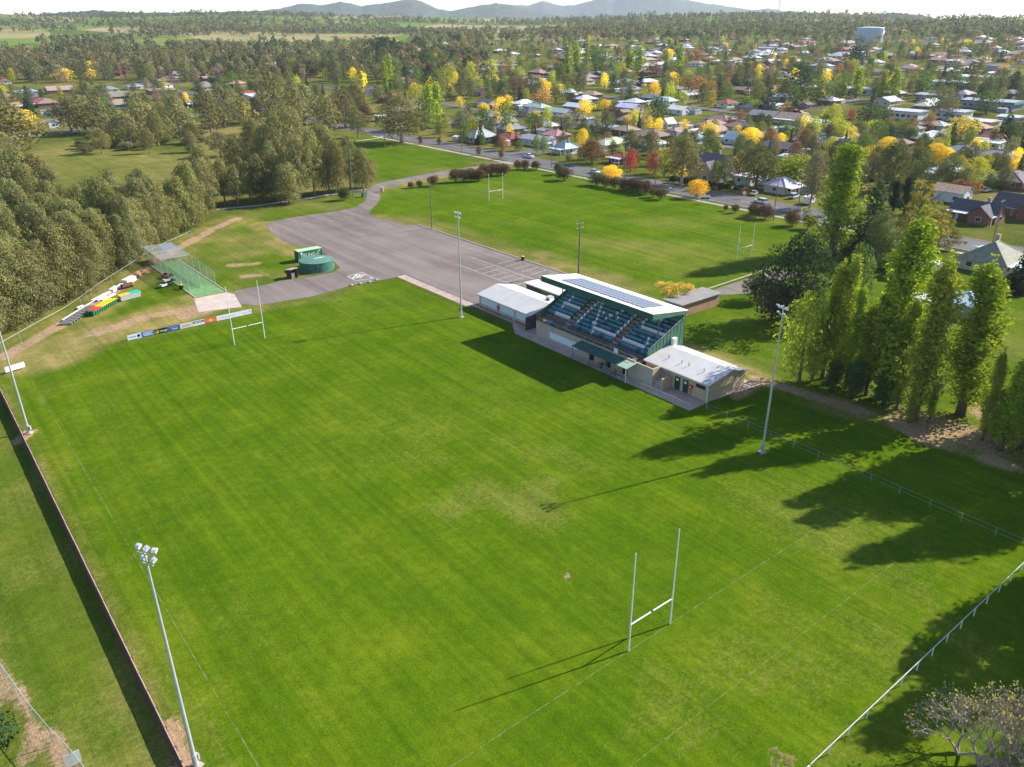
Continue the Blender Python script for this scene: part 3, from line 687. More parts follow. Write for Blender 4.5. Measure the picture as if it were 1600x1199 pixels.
# sheeted ends and back
sw = MB()
for k in range(21):
    x0 = 43.95+k*.4; x1 = x0+.4; h0, h1 = (min(3.9+(x_-44)*.455, 7.6) for x_ in (x0, x1)); o_ = .05*(k % 2)
    sw.add([(x0,40.86-o_,0 if x0 > 52 else 2.6),(x1,40.86-o_,0 if x0 > 52 else 2.6),(x1,40.86-o_,h1),(x0,40.86-o_,h0),(x0,40.95,2.6),(x1,40.95,2.6),(x1,40.95,h1),(x0,40.95,h0)], [(0,1,2,3),(7,6,5,4),(3,2,6,7),(1,5,6,2),(4,0,3,7)])
sw.box(52.05,52.4,40.8,41.0,0,9.0); sw.build('end_wall', M['green_sheet'], gs)
MB().prism([(43.95,2.4),(43.95,3.6),(52.3,7.4),(52.3,2.4)], 'y', 66.95, 67.05).build('end_wall', M['green_sheet'], gs)
MB().box(52.3,52.42,40.8,67.05,0,9.0).build('back_wall', M['green_sheet'], gs)
rl = MB(); rl.tube([(44,40.8,4.25),(52,40.8,7.9)], .04); 
for k in range(6): rl.tube([(44+k*1.6,40.8,3.8+k*.73),(44+k*1.6,40.8,4.3+k*.73)], .03)
rl.build('hand_rail', M['pole'], gs)
rl = MB()
for yy in np.arange(41.4, 64.7, 2.3): rl.tube([(41.55,yy,2.9),(41.55,yy,3.5)], .025, 5)
rl.tube([(41.55,41.3,3.5),(41.55,64.7,3.5)], .03, 5); rl.build('front_rail', M['pole'], gs)
for y0, y1 in ((54.2,61.2),): MB().box(41.13,41.19,y0,y1,.75,1.95).build('shutter', worn('white_shutter', (.72,.76,.8), .5, 0, .08, 1), gs)
# stair between the brick walls
for i in range(8): MB().box(41.5+i*.3, 44.2, 35.6, 37.15, .3*i, .3*(i+1)).build('stair', M['concrete'], gs)
MB().box(41.2,43.4,35.15,35.4,0,1.9).build('stair_wall', M['brick'], gs)
MB().tube([(41.4,35.6,1.0),(41.4,37.1,1.0)], .03, 6).build('stair_gate', M['pole'], gs)
aw = MB(); aw.prism([(38.85,2.36),(38.85,2.43),(41.45,2.86),(41.45,2.79)], 'y', 42.6, 53.1); awn = aw.build('awning', M['teal_metal'], gs)
MB().prism([(38.85,2.362),(38.85,2.432),(41.45,2.862),(41.45,2.792)], 'y', 40.5, 42.59).build('awning', worn('translucent_green_sheet', (.34,.45,.35), .4, 0, .15, 1), gs)['label'] = 'pale translucent end sheet of the awning'
for yy in (40.7, 44.8, 48.9, 52.9): MB().tube([(38.95,yy,0),(38.95,yy,2.4)], .06, 6).build('awning_post', M['white'] if yy < 41 else M['greenpole'], gs)
# doors behind the awning, board on the rail
for yy in (42.4, 46.2, 50.1): MB().box(41.12,41.19,yy,yy+1.0,.05,2.05).build('door', M['dark'], gs)
bn = tag(MB().box(41.3,41.36,44.9,45.7,2.97,3.75).build('notice_board', M['white']), 'small white board fixed on the concourse rail of the grandstand', 'board')
tag(MB().lathe([(.28,0),(.34,.9),(.36,.92)], 14, (42.3,62.2,2.43)).build('drum', worn('blue_plastic', (.02,.18,.5), .4)), 'blue plastic drum standing on the grandstand concourse', 'drum')

# ------------------------------------------------------------------ club house (left) and change rooms (right)
def gabled(name, label, x0, x1, y0, y1, he, xr, hr, cat='building'):
    t = thing(name, label, cat, (0,0,0))
    MB().prism([(x0,0),(x0,he),(xr,hr-.08),(x1,he),(x1,0)], 'y', y0, y1).build('wall', M['brick'], t)
    o_ = .35; s0 = (hr-he)/(xr-x0); s1 = (hr-he)/(x1-xr)
    rf = MB(); rf.prism([(x0-o_,he-o_*s0+.02),(x0-o_,he-o_*s0+.14),(xr,hr+.12),(x1+o_,he-o_*s1+.14),(x1+o_,he-o_*s1+.02),(xr,hr)], 'y', y0-.3, y1+.3)
    r_ = rf.build('roof', M['whiteroof'], t)
    MB().box(x0-o_-.1,x0-o_-.005,y0-.3,y1+.3,he-o_*s0-.02,he-o_*s0+.1).build('gutter', M['pole'], t)
    return t, r_
mm = NT('pale_corrugated_roof'); p = mm.objco(); kk = mm.ramp(mm.noise(.5,5,.65,p), [(.25,(.5,.48,.46)),(.75,(.64,.615,.59))]); mm.base(kk, .45, 0, .4)
w_ = mm.n('ShaderNodeTexWave', wave_type='BANDS', bands_direction='Y'); w_.inputs['Scale'].default_value = 1.6; mm.l(p, w_.inputs['Vector']); mm.bump(w_.outputs['Fac'], .5, .05); M['whiteroof'] = mm.m
ch, chr_ = gabled('club_house', 'low cream brick club house with white roof and closed shutters', 43.0, 52.0, 68.7, 84.7, 2.55, 47.7, 3.6)
for y0, y1 in ((78.6,83.9),(73.6,78.0),(69.3,72.9)): MB().box(42.93,42.99,y0,y1,.85,2.2).build('shutter', worn('roller_shutter', (.66,.7,.75), .5, 0, .08, 1), ch)
for yy in (73.2, 84.4): MB().tube([(42.9,yy,0),(42.9,yy,2.5)], .05, 6).build('downpipe', M['white'], ch)
MB().box(42.9,43.0,68.7,84.7,0,.3).build('plinth', worn('brown_plinth', (.25,.13,.08), .9), ch)
t = thing('evaporative_cooler', 'beige rooftop air cooler on the white club house roof', 'cooler', (50.0,71.4,3.2)); MB().box(-.55,.55,-.55,.55,-.3,.75).build('casing', M['white'], t); MB().box(-.6,.6,-.6,.6,.75,.82).build('lid', M['silver'], t); MB().box(-.57,-.555,-.4,.4,-.1,.6).build('louvre', M['grey_timber'], t)
tag(MB().box(41.5,44.0,68.3,68.45,0,2.5).build('screen_wall', worn('grey_screen', (.1,.09,.09), .8)), 'dark grey screen wall between the club house and the grandstand', 'screen')
cr2, _ = gabled('change_rooms', 'cream brick change room block with pale roof and two green doors', 43.4, 52.1, 28.2, 40.6, 2.75, 48.6, 3.8)
for yy in (33.55, 31.95):
    d_ = MB().box(43.31,43.39,yy,yy+.95,.02,2.1).build('door', M['doorgreen'], cr2); MB().box(43.28,43.305,yy+.25,yy+.7,1.5,1.85).build('sign_plate', M['white'], d_)
MB().box(43.33,43.39,28.8,30.5,1.75,2.25).build('window', M['dark'], cr2)
MB().tube([(43.28,28.35,0),(43.28,28.35,2.7)], .05, 6).build('downpipe', M['white'], cr2); MB().tube([(43.0,28.0,0),(43.0,28.0,2.6)], .04, 6).build('downpipe', M['white'], cr2)
for k, yy in enumerate((37.9, 35.3, 33.9, 31.0)):
    x_ = 45.6; z_ = 2.75+(x_-43.4)*.202+.13; MB().tube([(x_,yy,z_-.15),(x_,yy,z_+.55)], .06, 6).build('vent_pipe', M['dark'], cr2)
for k, yy in enumerate((38.6, 36.9, 35.0, 33.5, 30.6)):
    MB().tube([(49.4,yy,3.6),(49.4,yy,4.15)], .05, 6).build('vent_pipe', M['pole'], cr2)
t = thing('air_conditioner', 'white air conditioner unit on the green end wall of the grandstand', 'air conditioner', (0,0,0)); MB().box(49.2,50.1,40.2,40.72,3.7,5.0).build('casing', M['white'], t); MB().box(49.3,50.0,40.17,40.195,3.9,4.8).build('grille', M['silver'], t)
def reel(y_, x_, z_, label):
    t = thing('hose_reel', label, 'hose reel', (x_, y_, z_)); MB().prism([(.38*cos(a), .38*sin(a)) for a in np.linspace(0, 2*pi, 16, False)], 'x', -.18, 0).build('drum', M['red'], t)
    MB().prism([(.13*cos(a), .13*sin(a)) for a in np.linspace(0, 2*pi, 10, False)], 'x', -.2, -.185).build('hub', M['white'], t)
    MB().tube([(-.06,0,-.35),(-.06,0,-z_)], .05, 6).build('pipe', M['rust'], t)
reel(78.3, 42.85, 1.5, 'round red fire hose reel between the shutters of the club house'); reel(31.35, 43.25, 1.4, 'round red fire hose reel beside the green doors of the change rooms')
# buildings behind
t = thing('store_shed', 'long low store with flat white roof behind the club house', 'shed'); MB().box(54.8,57.8,70.5,84.3,0,2.55).build('wall', worn('brown_green_boards', (.07,.075,.06), .85, 0, .4, .6), t); MB().box(54.4,58.2,70.2,84.7,2.56,2.72).build('roof', M['whiteroof'], t); MB().box(54.74,54.79,75.5,79.6,.5,2.5).build('wall_panel', M['green_sheet'], t)
for k in range(4): MB().tube([(54.7,71.2+k*1.3,0),(54.7,71.2+k*1.3,2.55)], .05, 6).build('post', M['wood_pole'], t)
t = thing('brick_shed', 'flat roofed orange brick shed behind the grandstand', 'shed'); MB().box(69.0,80.3,55.0,59.2,0,2.45).build('wall', worn('orange_brick', (.38,.23,.14), .9, 0, .25, .8), t); MB().box(68.6,80.7,54.6,59.6,2.46,2.62).build('roof', worn('grey_membrane', (.26,.24,.23), .85, 0, .25, .5), t)
MB().box(68.55,68.6,54.5,59.7,2.4,2.66).build('gutter', M['pole'], t)
MB().box(68.95,68.995,56.2,57.2,.05,2.05).build('door', M['rust'], t)

# ------------------------------------------------------------------ goal posts, masts, poles
def goal(label, x, y, gap=5.55, h=10.7, name='goal_posts'):
    t = thing(name, label, 'goal posts', (x, y, 0))
    for s_ in (-1, 1): MB().tube([(s_*gap/2,0,-.2),(s_*gap/2,0,3),(s_*gap/2,0,h)], [.075,.07,.05], 8).build('post', M['white'], t)
    for s_ in (-1, 1): MB().tube([(s_*.16,0,3.0),(s_*(gap/2-.05),0,3.0)], .065, 8).build('crossbar', M['white'], t)
    MB().tube([(-.17,0,3.0),(.17,0,3.0)], .05, 8).build('crossbar_joint', M['dark'], t)
goal('white H-shaped goal posts standing alone on open turf before the worn patch', 0, 0)
goal('white H-shaped goal posts in front of the advertising boards', 0, 95.1)
goal('white H-shaped goal posts of the second field near the round hedge bushes', 108.8, 165, h=8.45); goal('white H-shaped goal posts of the second field near the dark pine', 112.1, 72.4, h=8.45)
lampbox = MB(); lampbox.prism([(-.34,-.22),(-.38,.16),(.0,.3),(.36,.2),(.34,-.22)], 'x', -.32, .32); lamp_me = lampbox.mesh('lamp_head', M['lamp_body'])
lens_me = MB().box(-.28,.28,-.3,.3,-.26,-.225).mesh('lens', M['glass'])
def mast(px, py, label, h=20.4, face=0, nl=5):
    x, y = G(px, py); t = thing('floodlight_mast', label, 'floodlight', (x, y, 0), face, 'floodlight masts')
    MB().tube([(0,0,-.1),(0,0,1.3),(0,0,1.31),(0,0,h-.4)], [.21,.2,.16,.07], 10).build('pole', M['pole'], t)
    MB().box(-.42,.42,-.42,.42,-.05,.1).build('base_plate', M['concrete'], t); MB().box(-.16,.16,-.38,-.24,.5,1.1).build('control_box', M['pole'], t)
    hd = MB().box(-.8,.8,-.04,.04,h-.5,h-.42).box(-.55,.55,-.04,.04,h-1.3,h-1.22).box(-.05,.05,-.05,.05,h-1.4,h).build('head_frame', M['pole'], t)
    for k in range(nl):
        up_ = k >= 2; xx = (-.6, .6)[k] if k < 2 else (-.95, 0, .95)[k-2]
        o = link('lamp_head', lamp_me, t, (xx*.72, -.22, (h-.18 if up_ else h-1.0)), (radians(-28), 0, .3*(k % 3-1)), (.5,.52,.42)); link('lens', lens_me, o)
mast(306.7, 1198, 'tall grey floodlight mast rising inside the brown boundary fence, its foot at bare soil', 20.2, radians(120)); mast(45.7, 677, 'floodlight mast beside the brown fence near the lone white board', 20.6, radians(60)); mast(1190.9, 707, 'floodlight mast in the shade of the poplars past the change rooms', 20.3, radians(-100)); mast(721, 495.4, 'slim floodlight mast at the corner of the club house lawn', 20.3, radians(-80))
def pole(px, py, ty, label, mat='wood_pole', arms=1, r=.16, name='power_pole', group='power poles', h=None, rot=0):
    x, y = G(px, py); tx = px-(px-821)/(py-3451)*(py-ty); h = h or top_height(x, y, tx, ty)
    t = thing(name, label, 'pole', (x, y, float(T(x, y))), rot, group)
    MB().tube([(0,0,-.3),(0,0,h)], [r, r*.7], 8).build('shaft', M[mat], t)
    for k in range(arms):
        MB().box(-1.1,1.1,-.06,.06,h-.5-k*1.0,h-.38-k*1.0).build('cross_arm', M['wood_pole'], t)
        for s_ in (-.95, -.35, .35, .95): MB().lathe([(.05,0),(.07,.1),(.03,.2)], 6, (s_, 0, h-.38-k*1.0)).build('insulator', M['white'], t)
    return t
pole(675,358,278,'dark timber pole at the kerb of the car park', arms=0)
pole(904,427,347,'timber pole with double cross arms behind the grandstand', arms=2, r=.2)
t = pole(552,310,224,'tall thin green pole beside the entrance gate', 'greenpole', 0, .14, 'green_pole', None)
STREETP = [(862,262,220),(976,282,238),(1023,296,247),(1208,345,277),(1246,333,272),(722,240,203),(566,219,188),(602,231,195),(904,258,230),(1545,402,312),(1398,172,128),(1078,262,212),(996,168,148),(1565,222,196),(318,172,150),(78,206,180),(475,182,160),(640,205,176)]
for i, (a, b, c) in enumerate(STREETP):
    pole(a, b, c, 'grey timber power pole among the streets and houses', arms=1, r=.15, group='street power poles', rot=rng.choice((0, 1.57)))

# ------------------------------------------------------------------ fences and rails
fb = thing('boundary_fence', 'long brown corrugated sheet fence along the touchline', 'fence', (-38.05, 0, 0))
def corr(w_, h, n, t_, ax='y'):
    mb = MB(); V = []
    for i in range(n+1): V.append((t_*(1 if i % 2 else -1), w_*i/n))
    for i in range(n):
        (a0, b0), (a1, b1) = V[i], V[i+1]; mb.add([(a0,b0,-.08),(a1,b1,-.08),(a1,b1,h),(a0,b0,h)], [(0,1,2,3)])
    return mb
fm = worn('faded_brown_sheet', (.15,.07,.065), .65, 0, .35, .35)
pan_me = corr(2.44, 1.0, 24, .018).mesh('panel', fm)
post_me = MB().box(-.05,.05,-.04,.04,0,1.04).mesh('post', M['rust']); rail_me = MB().box(-.045,.045,0,2.4,.945,1.0).mesh('top_rail', worn('pinkish_rail', (.42,.3,.27), .7))
for k in range(63):
    y_ = -46+k*2.4; dx = .03*math.sin(k*1.7); hz = .03*math.sin(k*2.3)
    link('panel', pan_me, fb, (dx*.3-.2, y_-.02, hz*.3), (0,.2,0)); link('post', post_me, fb, (.08, y_, 0)); link('top_rail', rail_me, fb, (dx*.3, y_, hz*.3))
# white board leaning at the corner, at the goal end of the fence
def px3(x, y, z): a = G(x, y, z); return (a[0], a[1], z)
t = thing('free_standing_board', 'plain white board alone near the corner of the brown fence', 'board', (*G(25,580),0), radians(15)); MB().box(-1.5,1.5,-.04,.04,.25,1.15).build('panel', M['white'], t)
for s_ in (-1.2, 1.2): MB().box(s_-.04,s_+.04,.04,.1,0,1.1).build('post', M['pole'], t)
# white post-and-rail at the end of the ground
t = thing('white_rail_fence', 'white single rail fence behind the dead ball line', 'fence', (0,-17.3,0))
for k in range(17):
    x_ = -1.5+k*2.75; MB().tube([(x_,0,-.1),(x_,.0,.95)], .045, 6).build('post', M['white'], t); MB().tube([(x_,0,1.0),(x_+2.75,0,1.0)], .042, 7).build('rail', M['dullwhite'], t)
for k in range(4): MB().box(-12.4+k*2.7,-9.75+k*2.7,-.03,.03,.08,1.02).build('panel', M['white'], t)
# wire fence along the side of the pitch below the poplars
t = thing('wire_fence', 'low wire fence between the pitch and the poplar row', 'fence', (41.2,0,0))
for k in range(13): MB().tube([(0,-16.6+k*3.6,-.1),(0,-16.6+k*3.6,1.05)], .025, 6).build('post', M['pole'], t)
for z_ in (.45, 1.02): MB().tube([(0,-16.8,z_),(0,27.6,z_)], .01, 4).build('wire', M['pole'], t)
def rail(label, pts, h=1.05, step=3.0, mesh=True, name='pipe_fence', group=None, mat='pole', pr=.03):
    t = thing(name, label, 'fence', (0,0,0), 0, group)
    for (x0, y0), (x1, y1) in zip(pts[:-1], pts[1:]):
        n = max(1, round(hypot(x1-x0, y1-y0)/step))
        for k in range(n+1):
            x_, y_ = x0+(x1-x0)*k/n, y0+(y1-y0)*k/n; z_ = float(T(x_, y_)); MB().tube([(x_,y_,z_-.1),(x_,y_,z_+h+.02)], pr, 6).build('post', M[mat], t)
        z0, z1 = float(T(x0,y0)), float(T(x1,y1)); MB().tube([(x0,y0,z0+h),(x1,y1,z1+h)], pr*.85, 6).build('rail', M[mat], t)
        if mesh: MB().add([(x0,y0,z0+.05),(x1,y1,z1+.05),(x1,y1,z1+h),(x0,y0,z0+h)], [(0,1,2,3)]).build('wire_mesh', M['chain'], t)
    return t
rail('low pipe and mesh fence along the concrete apron of the grandstand', [(39.15,28.1),(39.15,68.4),(42.1,72.9),(42.1,85)])
rail('low pipe and mesh fence beside the pale path by the car park', [(41.2,86),(41.2,112.4)], step=4)
rail('chain link fence along the street side of the second field', [(155.4,60),(155.4,205)], 1.2, 6)
rail('tall chain link fence between the dirt track and the gum trees', PX((5,552),(60,520),(110,492),(160,455),(205,425),(245,398),(300,372)), 1.9, 5, False)
rail('chain link fence above bare soil outside the brown fence', PX((-30,1000),(8,1062),(52,1125),(85,1165),(118,1199),(150,1240)), 2.0, 3.2)
tag(MB().box(-.55,.55,-.03,.03,.3,1.5).build('sign_panel', M['silver'], loc=(*G(118,1199),0)), 'grey metal panel standing at the end of the chain link fence', 'panel')
rail('pair of thin posts carrying a wire beside the goal end turf', PX((118,541),(145,535),(180,527)), 1.3, 3, False, 'post_and_wire')
# gate at the entrance
t = thing('entrance_gate', 'open tube gate with stone pillar across the entrance road', 'gate', (*G(583,300),0), radians(-38))
MB().box(2.6,3.4,-.4,.4,0,1.5).build('pillar', worn('pale_stone', (.5,.42,.34), .9, 0, .3, 2), t); MB().box(-3.3,-2.9,-.2,.2,0,1.4).build('pillar', M['wood_pole'], t)
g_ = MB().tube([(-2.8,0,.3),(2.5,0,.3)], .03).tube([(-2.8,0,1.2),(2.5,0,1.2)], .03).tube([(-2.8,0,.75),(2.5,0,.75)], .02); [g_.tube([(a,0,.3),(a,0,1.2)], .025) for a in (-2.8,-1,.8,2.5)]; g_.build('gate_leaf', M['pole'], t)
t = thing('direction_sign', 'white sign board on posts past the entrance gate', 'sign', (*G(614,294),0), radians(-35)); MB().box(-1.5,1.5,-.04,.04,.5,1.6).build('panel', M['white'], t); [MB().box(s_-.05,s_+.05,-.03,.08,0,.5).build('post', M['pole'], t) for s_ in (-1.2,1.2)]
t = thing('noticeboard', 'white notice board with two dark frames by the yellowing street tree', 'sign', (*G(1101,319),0), radians(-40)); MB().box(-1.5,1.5,-.05,.05,1.4,2.7).build('panel', M['white'], t); [MB().box(s_-.06,s_+.06,-.04,.04,0,1.4).build('post', M['white'], t) for s_ in (-1.4,1.4)]; [MB().box(s_-.6,s_+.6,-.09,-.055,1.5,2.0).build('frame', M['dark'], t) for s_ in (-.7,.7)]
t = thing('road_sign', 'red and white road works sign beside the street', 'sign', (*G(1162,311),0), radians(-40)); MB().prism([(.9*cos(a),1.9+.9*sin(a)) for a in np.linspace(.39,6.67,9)[:-1]], 'y', -.04, .04).build('panel', M['red'], t); MB().prism([(.6*cos(a),1.9+.6*sin(a)) for a in np.linspace(.39,6.67,9)[:-1]], 'y', -.07, -.045).build('face', M['white'], t); MB().box(-.05,.05,.0,.08,0,1.2).build('post', M['pole'], t)
for (px_, py_, nm) in ((1047,303,'blue and white street sign near the long dark hedge'),): t = thing('street_sign', nm, 'sign', (*G(px_,py_),0), radians(-40)); MB().box(-.5,.5,-.03,.03,1.0,1.9).build('panel', M['white'], t); MB().box(-.35,.35,-.05,-.032,1.2,1.6).build('face', worn('blue_face', (.03,.12,.4), .5), t); MB().tube([(0,.04,0),(0,.04,1.9)], .04).build('post', M['pole'], t)

# ------------------------------------------------------------------ advertising boards
def col(c, n=''): return worn('print_'+n, c, .5, 0, .08, 2)
ADX = [199.3,221.3,242,262.3,282,301.8,320.5,339.5,394.8]; ADY = lambda x: 532-(x-200)*41/195
AD = [((.74,.76,.8),'white advertising board with blue lettering and round emblem','white'), ((.03,.13,.42),'blue advertising board with three white lines','blue'),
      ((.015,.018,.015),'black advertising board with a yellow and green ball emblem','black'), ((.03,.1,.33),'dark blue advertising board beside the black one','darkblue'),
      ((.66,.6,.56),'faded white advertising board with brown print','faded'), ((.76,.77,.8),'white advertising board with a navy banner','navybanner'),
      ((.75,.14,.05),'orange red advertising board with pale sunburst','orange'), ((.76,.77,.8),'longest white advertising board with a dark swoosh at its end','long')]
ink = {k: col(v, k) for k, v in dict(blue=(.05,.16,.42), navy=(.02,.03,.08), white=(.8,.8,.8), lime=(.45,.55,.05), gold=(.75,.5,.03), tan=(.4,.28,.2), peach=(.85,.5,.25), grey=(.45,.48,.55)).items()}
for i, (c, lb, nm) in enumerate(AD):
    xa, xb = G(ADX[i], ADY(ADX[i]))[0]+.02, G(ADX[i+1], ADY(ADX[i+1]))[0]-.02; wd = xb-xa; hh = .98
    t = thing('advertising_board', lb, 'sign', ((xa+xb)/2, 109.3, 0), 0, None)
    MB().box(-wd/2,wd/2,-.03,.03,.06,hh).build('panel', col(c, nm), t)
    for s_ in (-1, 1): MB().box(s_*wd*.4-.04,s_*wd*.4+.04,.032,.1,0,hh).build('post', M['wood_pole'], t)
    B = lambda x0, x1, z0, z1, k_, nme='print': MB().box(x0*wd,x1*wd,-.042,-.032,z0,z1).build(nme, ink[k_], t)
    def disc(x_, z_, r_, k_, nme='emblem'): MB().prism([(x_*wd+r_*cos(a), z_+r_*sin(a)) for a in np.linspace(0, 2*pi, 16, False)], 'y', -.046, -.034).build(nme, ink[k_], t)
    if i == 0:
        for k in range(8): B(-.4+k*.066, -.4+k*.066+.045, .45, .6, 'blue')
        disc(.32, .55, .3, 'blue'); disc(.32, .55, .17, 'grey')
    if i == 1:
        for j, z_ in enumerate((.72, .47, .22)):
            for k in range(7-j % 2): B(-.36+k*.11, -.36+k*.11+.085, z_, z_+.13, 'white')
    if i == 2:
        lettering('orange', .62, ink['white'], t, (.18*wd, -.036, .52), (radians(90), 0, 0), width=.58*wd); disc(-.33, .5, .33, 'gold'); disc(-.37, .6, .18, 'lime')
    if i == 3:
        for k in range(6): B(-.36+k*.12, -.36+k*.12+.09, .66, .76, 'grey')
        for k in range(5): B(-.16+k*.1, -.16+k*.1+.07, .3, .44, 'white')
    if i == 4:
        for k in range(5): B(-.3+k*.13, -.3+k*.13+.1, .35+.06*(k % 2), .62, 'tan')
    if i == 5:
        B(-.46, .46, .5, .9, 'navy', 'banner'); [MB().box((-.36+k*.09)*wd,(-.36+k*.09+.07)*wd,-.05,-.043,.62,.78).build('print', ink['white'], t) for k in range(8)]
    if i == 6: disc(0, .5, .3, 'peach'); B(-.4, .4, .44, .52, 'gold'); B(-.2, .2, .25, .32, 'peach')
    if i == 7:
        for k in range(14): B(-.42+k*.032, -.42+k*.032+.022, .42, .56, 'grey')
        for k in range(5): B(.22+k*.03, .22+k*.03+.022, .4, .52, 'grey')
        MB().prism([(.42*wd,.75),(.45*wd,.7),(.465*wd,.5),(.43*wd,.35),(.45*wd,.5)], 'y', -.044, -.033).build('emblem', ink['navy'], t)

# ------------------------------------------------------------------ cricket nets
sy = NT('synthetic_turf'); p = sy.pos(); sy.base(sy.ramp(sy.noise(.8,4,.6,p), [(.3,(.1,.22,.07)),(.7,(.17,.31,.13))]), .9); M['syn'] = sy.m
tn = thing('cricket_nets', 'pair of chain link cricket practice nets over bright green synthetic turf', 'cricket nets', (0.6, 126.2, 0))
sheet('synthetic_pitch', [(0.7,126.3),(7.3,126.3),(7.5,158),(0.9,158)], .012, M['syn'])
for xx in (-.02, 6.62): MB().box(xx,xx+.22,0,32,0,.12).build('edging', M['concrete'], tn)
for xx in (.1, 3.3, 6.7):
    y0 = {.1:3.2, 3.3:6, 6.7:6.5}[xx]; y1 = 35; pts = [(xx,y0,.05),(xx,y1,.05),(xx,y1,3.6),(xx,y0+ (0 if xx != .1 else 0),3.0)]
    MB().add(pts, [(0,1,2,3)]).build('net_panel', M['net'], tn); MB().tube([(xx,y0,3.0),(xx,y1,3.6)], .035, 6).build('top_rail', M['pole'], tn)
    for yy in np.arange(y0, y1+.1, 4.75): MB().tube([(xx,yy,0),(xx,yy,3.0+.6*(yy-y0)/(y1-y0))], .04, 6).build('post', M['pole'], tn)
MB().add([(.1,22,3.35),(6.7,22,3.35),(6.7,35,3.6),(.1,35,3.6)], [(0,1,2,3)]).build('roof_net', M['net'], tn); MB().add([(.1,35,.05),(6.7,35,.05),(6.7,35,3.6),(.1,35,3.6)], [(0,1,2,3)]).build('back_net', M['net'], tn)
for yy in (22, 28.5, 35): MB().tube([(.1,yy,3.3+.3*(yy-22)/13),(6.7,yy,3.3+.3*(yy-22)/13)], .04, 6).build('roof_bar', M['pole'], tn)
MB().add([(3.5,29.2,3.42),(6.5,29.2,3.42),(6.5,34.6,3.6),(3.5,34.6,3.6)], [(0,1,2,3)]).build('roof_sheet', worn('grey_mesh_sheet', (.2,.22,.25), .7), tn)

# ------------------------------------------------------------------ wheelie bins and yard clutter
def wheelie_mesh():
    b_ = MB(); b_.add([(-.24,-.26,.06),(.24,-.26,.06),(.24,.26,.06),(-.24,.26,.06),(-.29,-.34,.95),(.29,-.34,.95),(.29,.34,.95),(-.29,.34,.95)], [(3,2,1,0),(4,5,6,7),(0,1,5,4),(1,2,6,5),(2,3,7,6),(3,0,4,7)])
    l_ = MB().prism([(-.38,.955),(-.36,1.0),(.2,1.06),(.4,1.02),(.4,.955)], 'x', -.31, .31); w_ = MB()
    for s_ in (-.27, .27): w_.prism([(.3+.1*cos(a), .1+.1*sin(a)) for a in np.linspace(0, 2*pi, 10, False)], 'x', s_-.03, s_+.03)
    return b_.mesh('body', M['obj']), l_.mesh('lid', M['obj']), w_.mesh('wheels', M['dark'])
WB = wheelie_mesh()
def wheelie(x, y, rz, lid, label, body=(.02,.13,.06), group=None, z=0):
    t = thing('wheelie_bin', label, 'bin', (x, y, z), rz, group); link('body', WB[0], t, color=body); link('lid', WB[1], t, color=lid); link('wheels', WB[2], t)
a_, b_ = G(146,494), G(180,474.5); rz_ = atan2(b_[1]-a_[1], b_[0]-a_[0])
for k in range(11):
    f_ = k/10; x_, y_ = a_[0]+(b_[0]-a_[0])*f_, a_[1]+(b_[1]-a_[1])*f_
    for j in range(2):
        lid = (.68,.06,.05) if k < 4 and not (k == 0 and j == 0) else (.8,.5,.01)
        if k == 0: lid = (.02,.13,.06)
        nm = {(.68,.06,.05):'green wheelie bin with red lid in the row by the timber pile', (.8,.5,.01):'green wheelie bin with yellow lid in the row by the timber pile', (.02,.13,.06):'all green wheelie bin at the end of the row of bins'}[lid]
        wheelie(x_-sin(rz_)*(.0+j*.95), y_+cos(rz_)*(j*.95), rz_, lid, nm, group={'r':'red lidded bins','y':'yellow lidded bins','a':'end bins'}[nm[23] if nm[0] == 'g' and nm[23] in 'ry' else 'a'])
wheelie(*G(284,452), .4, (.8,.6,.03), 'dark wheelie bin with yellow lid beside the cricket nets', (.02,.03,.02))
wheelie(*G(939,575), 1.5, (.8,.55,.02), 'dark bin with yellow lid under the awning near the middle posts', (.015,.02,.02)); wheelie(*G(959,586), 1.6, (.8,.55,.02), 'dark bin with yellow lid under the awning beside the bench', (.015,.02,.02))
wheelie(*G(817,407), .2, (.7,.5,.02), 'lone dark bin with yellow lid at the kerb by the second field', (.02,.02,.02))
t = thing('bench', 'small dark bench under the pale end of the awning', 'bench', (*G(963,589),0), 1.57); MB().box(-.8,.8,-.18,.18,.42,.46).build('seat', M['wood_pole'], t); [MB().box(s_-.05,s_+.05,-.15,.15,0,.42).build('leg', M['pole'], t) for s_ in (-.6,.6)]
def skip(px_, py_, cl, label):
    t = thing('skip_bin', label, 'bin', (*G(px_,py_),0), .25); MB().add([(-1,-.6,.1),(1,-.6,.1),(1,.6,.1),(-1,.6,.1),(-1.15,-.7,1.2),(1.15,-.7,1.2),(1.15,.7,1.2),(-1.15,.7,1.2)], [(3,2,1,0),(4,5,6,7),(0,1,5,4),(1,2,6,5),(2,3,7,6),(3,0,4,7)]).build('body', M['silver'], t)
    MB().prism([(-.75,1.22),(-.4,1.36),(.0,1.28),(.4,1.36),(.75,1.22)], 'x', -1.2, 1.2).build('lid', M['obj'], t, cl)
    for sx_ in (-.8,.8): MB().lathe([(.1,0),(.1,.1)], 8, (sx_, 0, 0)).build('castor', M['dark'], t)
skip(195.5,469, (.8,.42,.02), 'silver waste skip with orange lid'); skip(210.5,465, (.0,.4,.3), 'silver waste skip with turquoise lid')
def pile(name, label, cat, items, mat):
    for k, (p0, p1, r_, z_) in enumerate(items):
        a, b = G(*p0), G(*p1); l = hypot(b[0]-a[0], b[1]-a[1]); t = MB().obox((0,0), 0, l/2, r_, 0, r_*1.3).build(name, M[mat], loc=((a[0]+b[0])/2, (a[1]+b[1])/2, z_)); t.rotation_euler = (0, 0, atan2(b[1]-a[1], b[0]-a[0])); tag(t, label, cat, name.replace('_', ' ')+' pile')
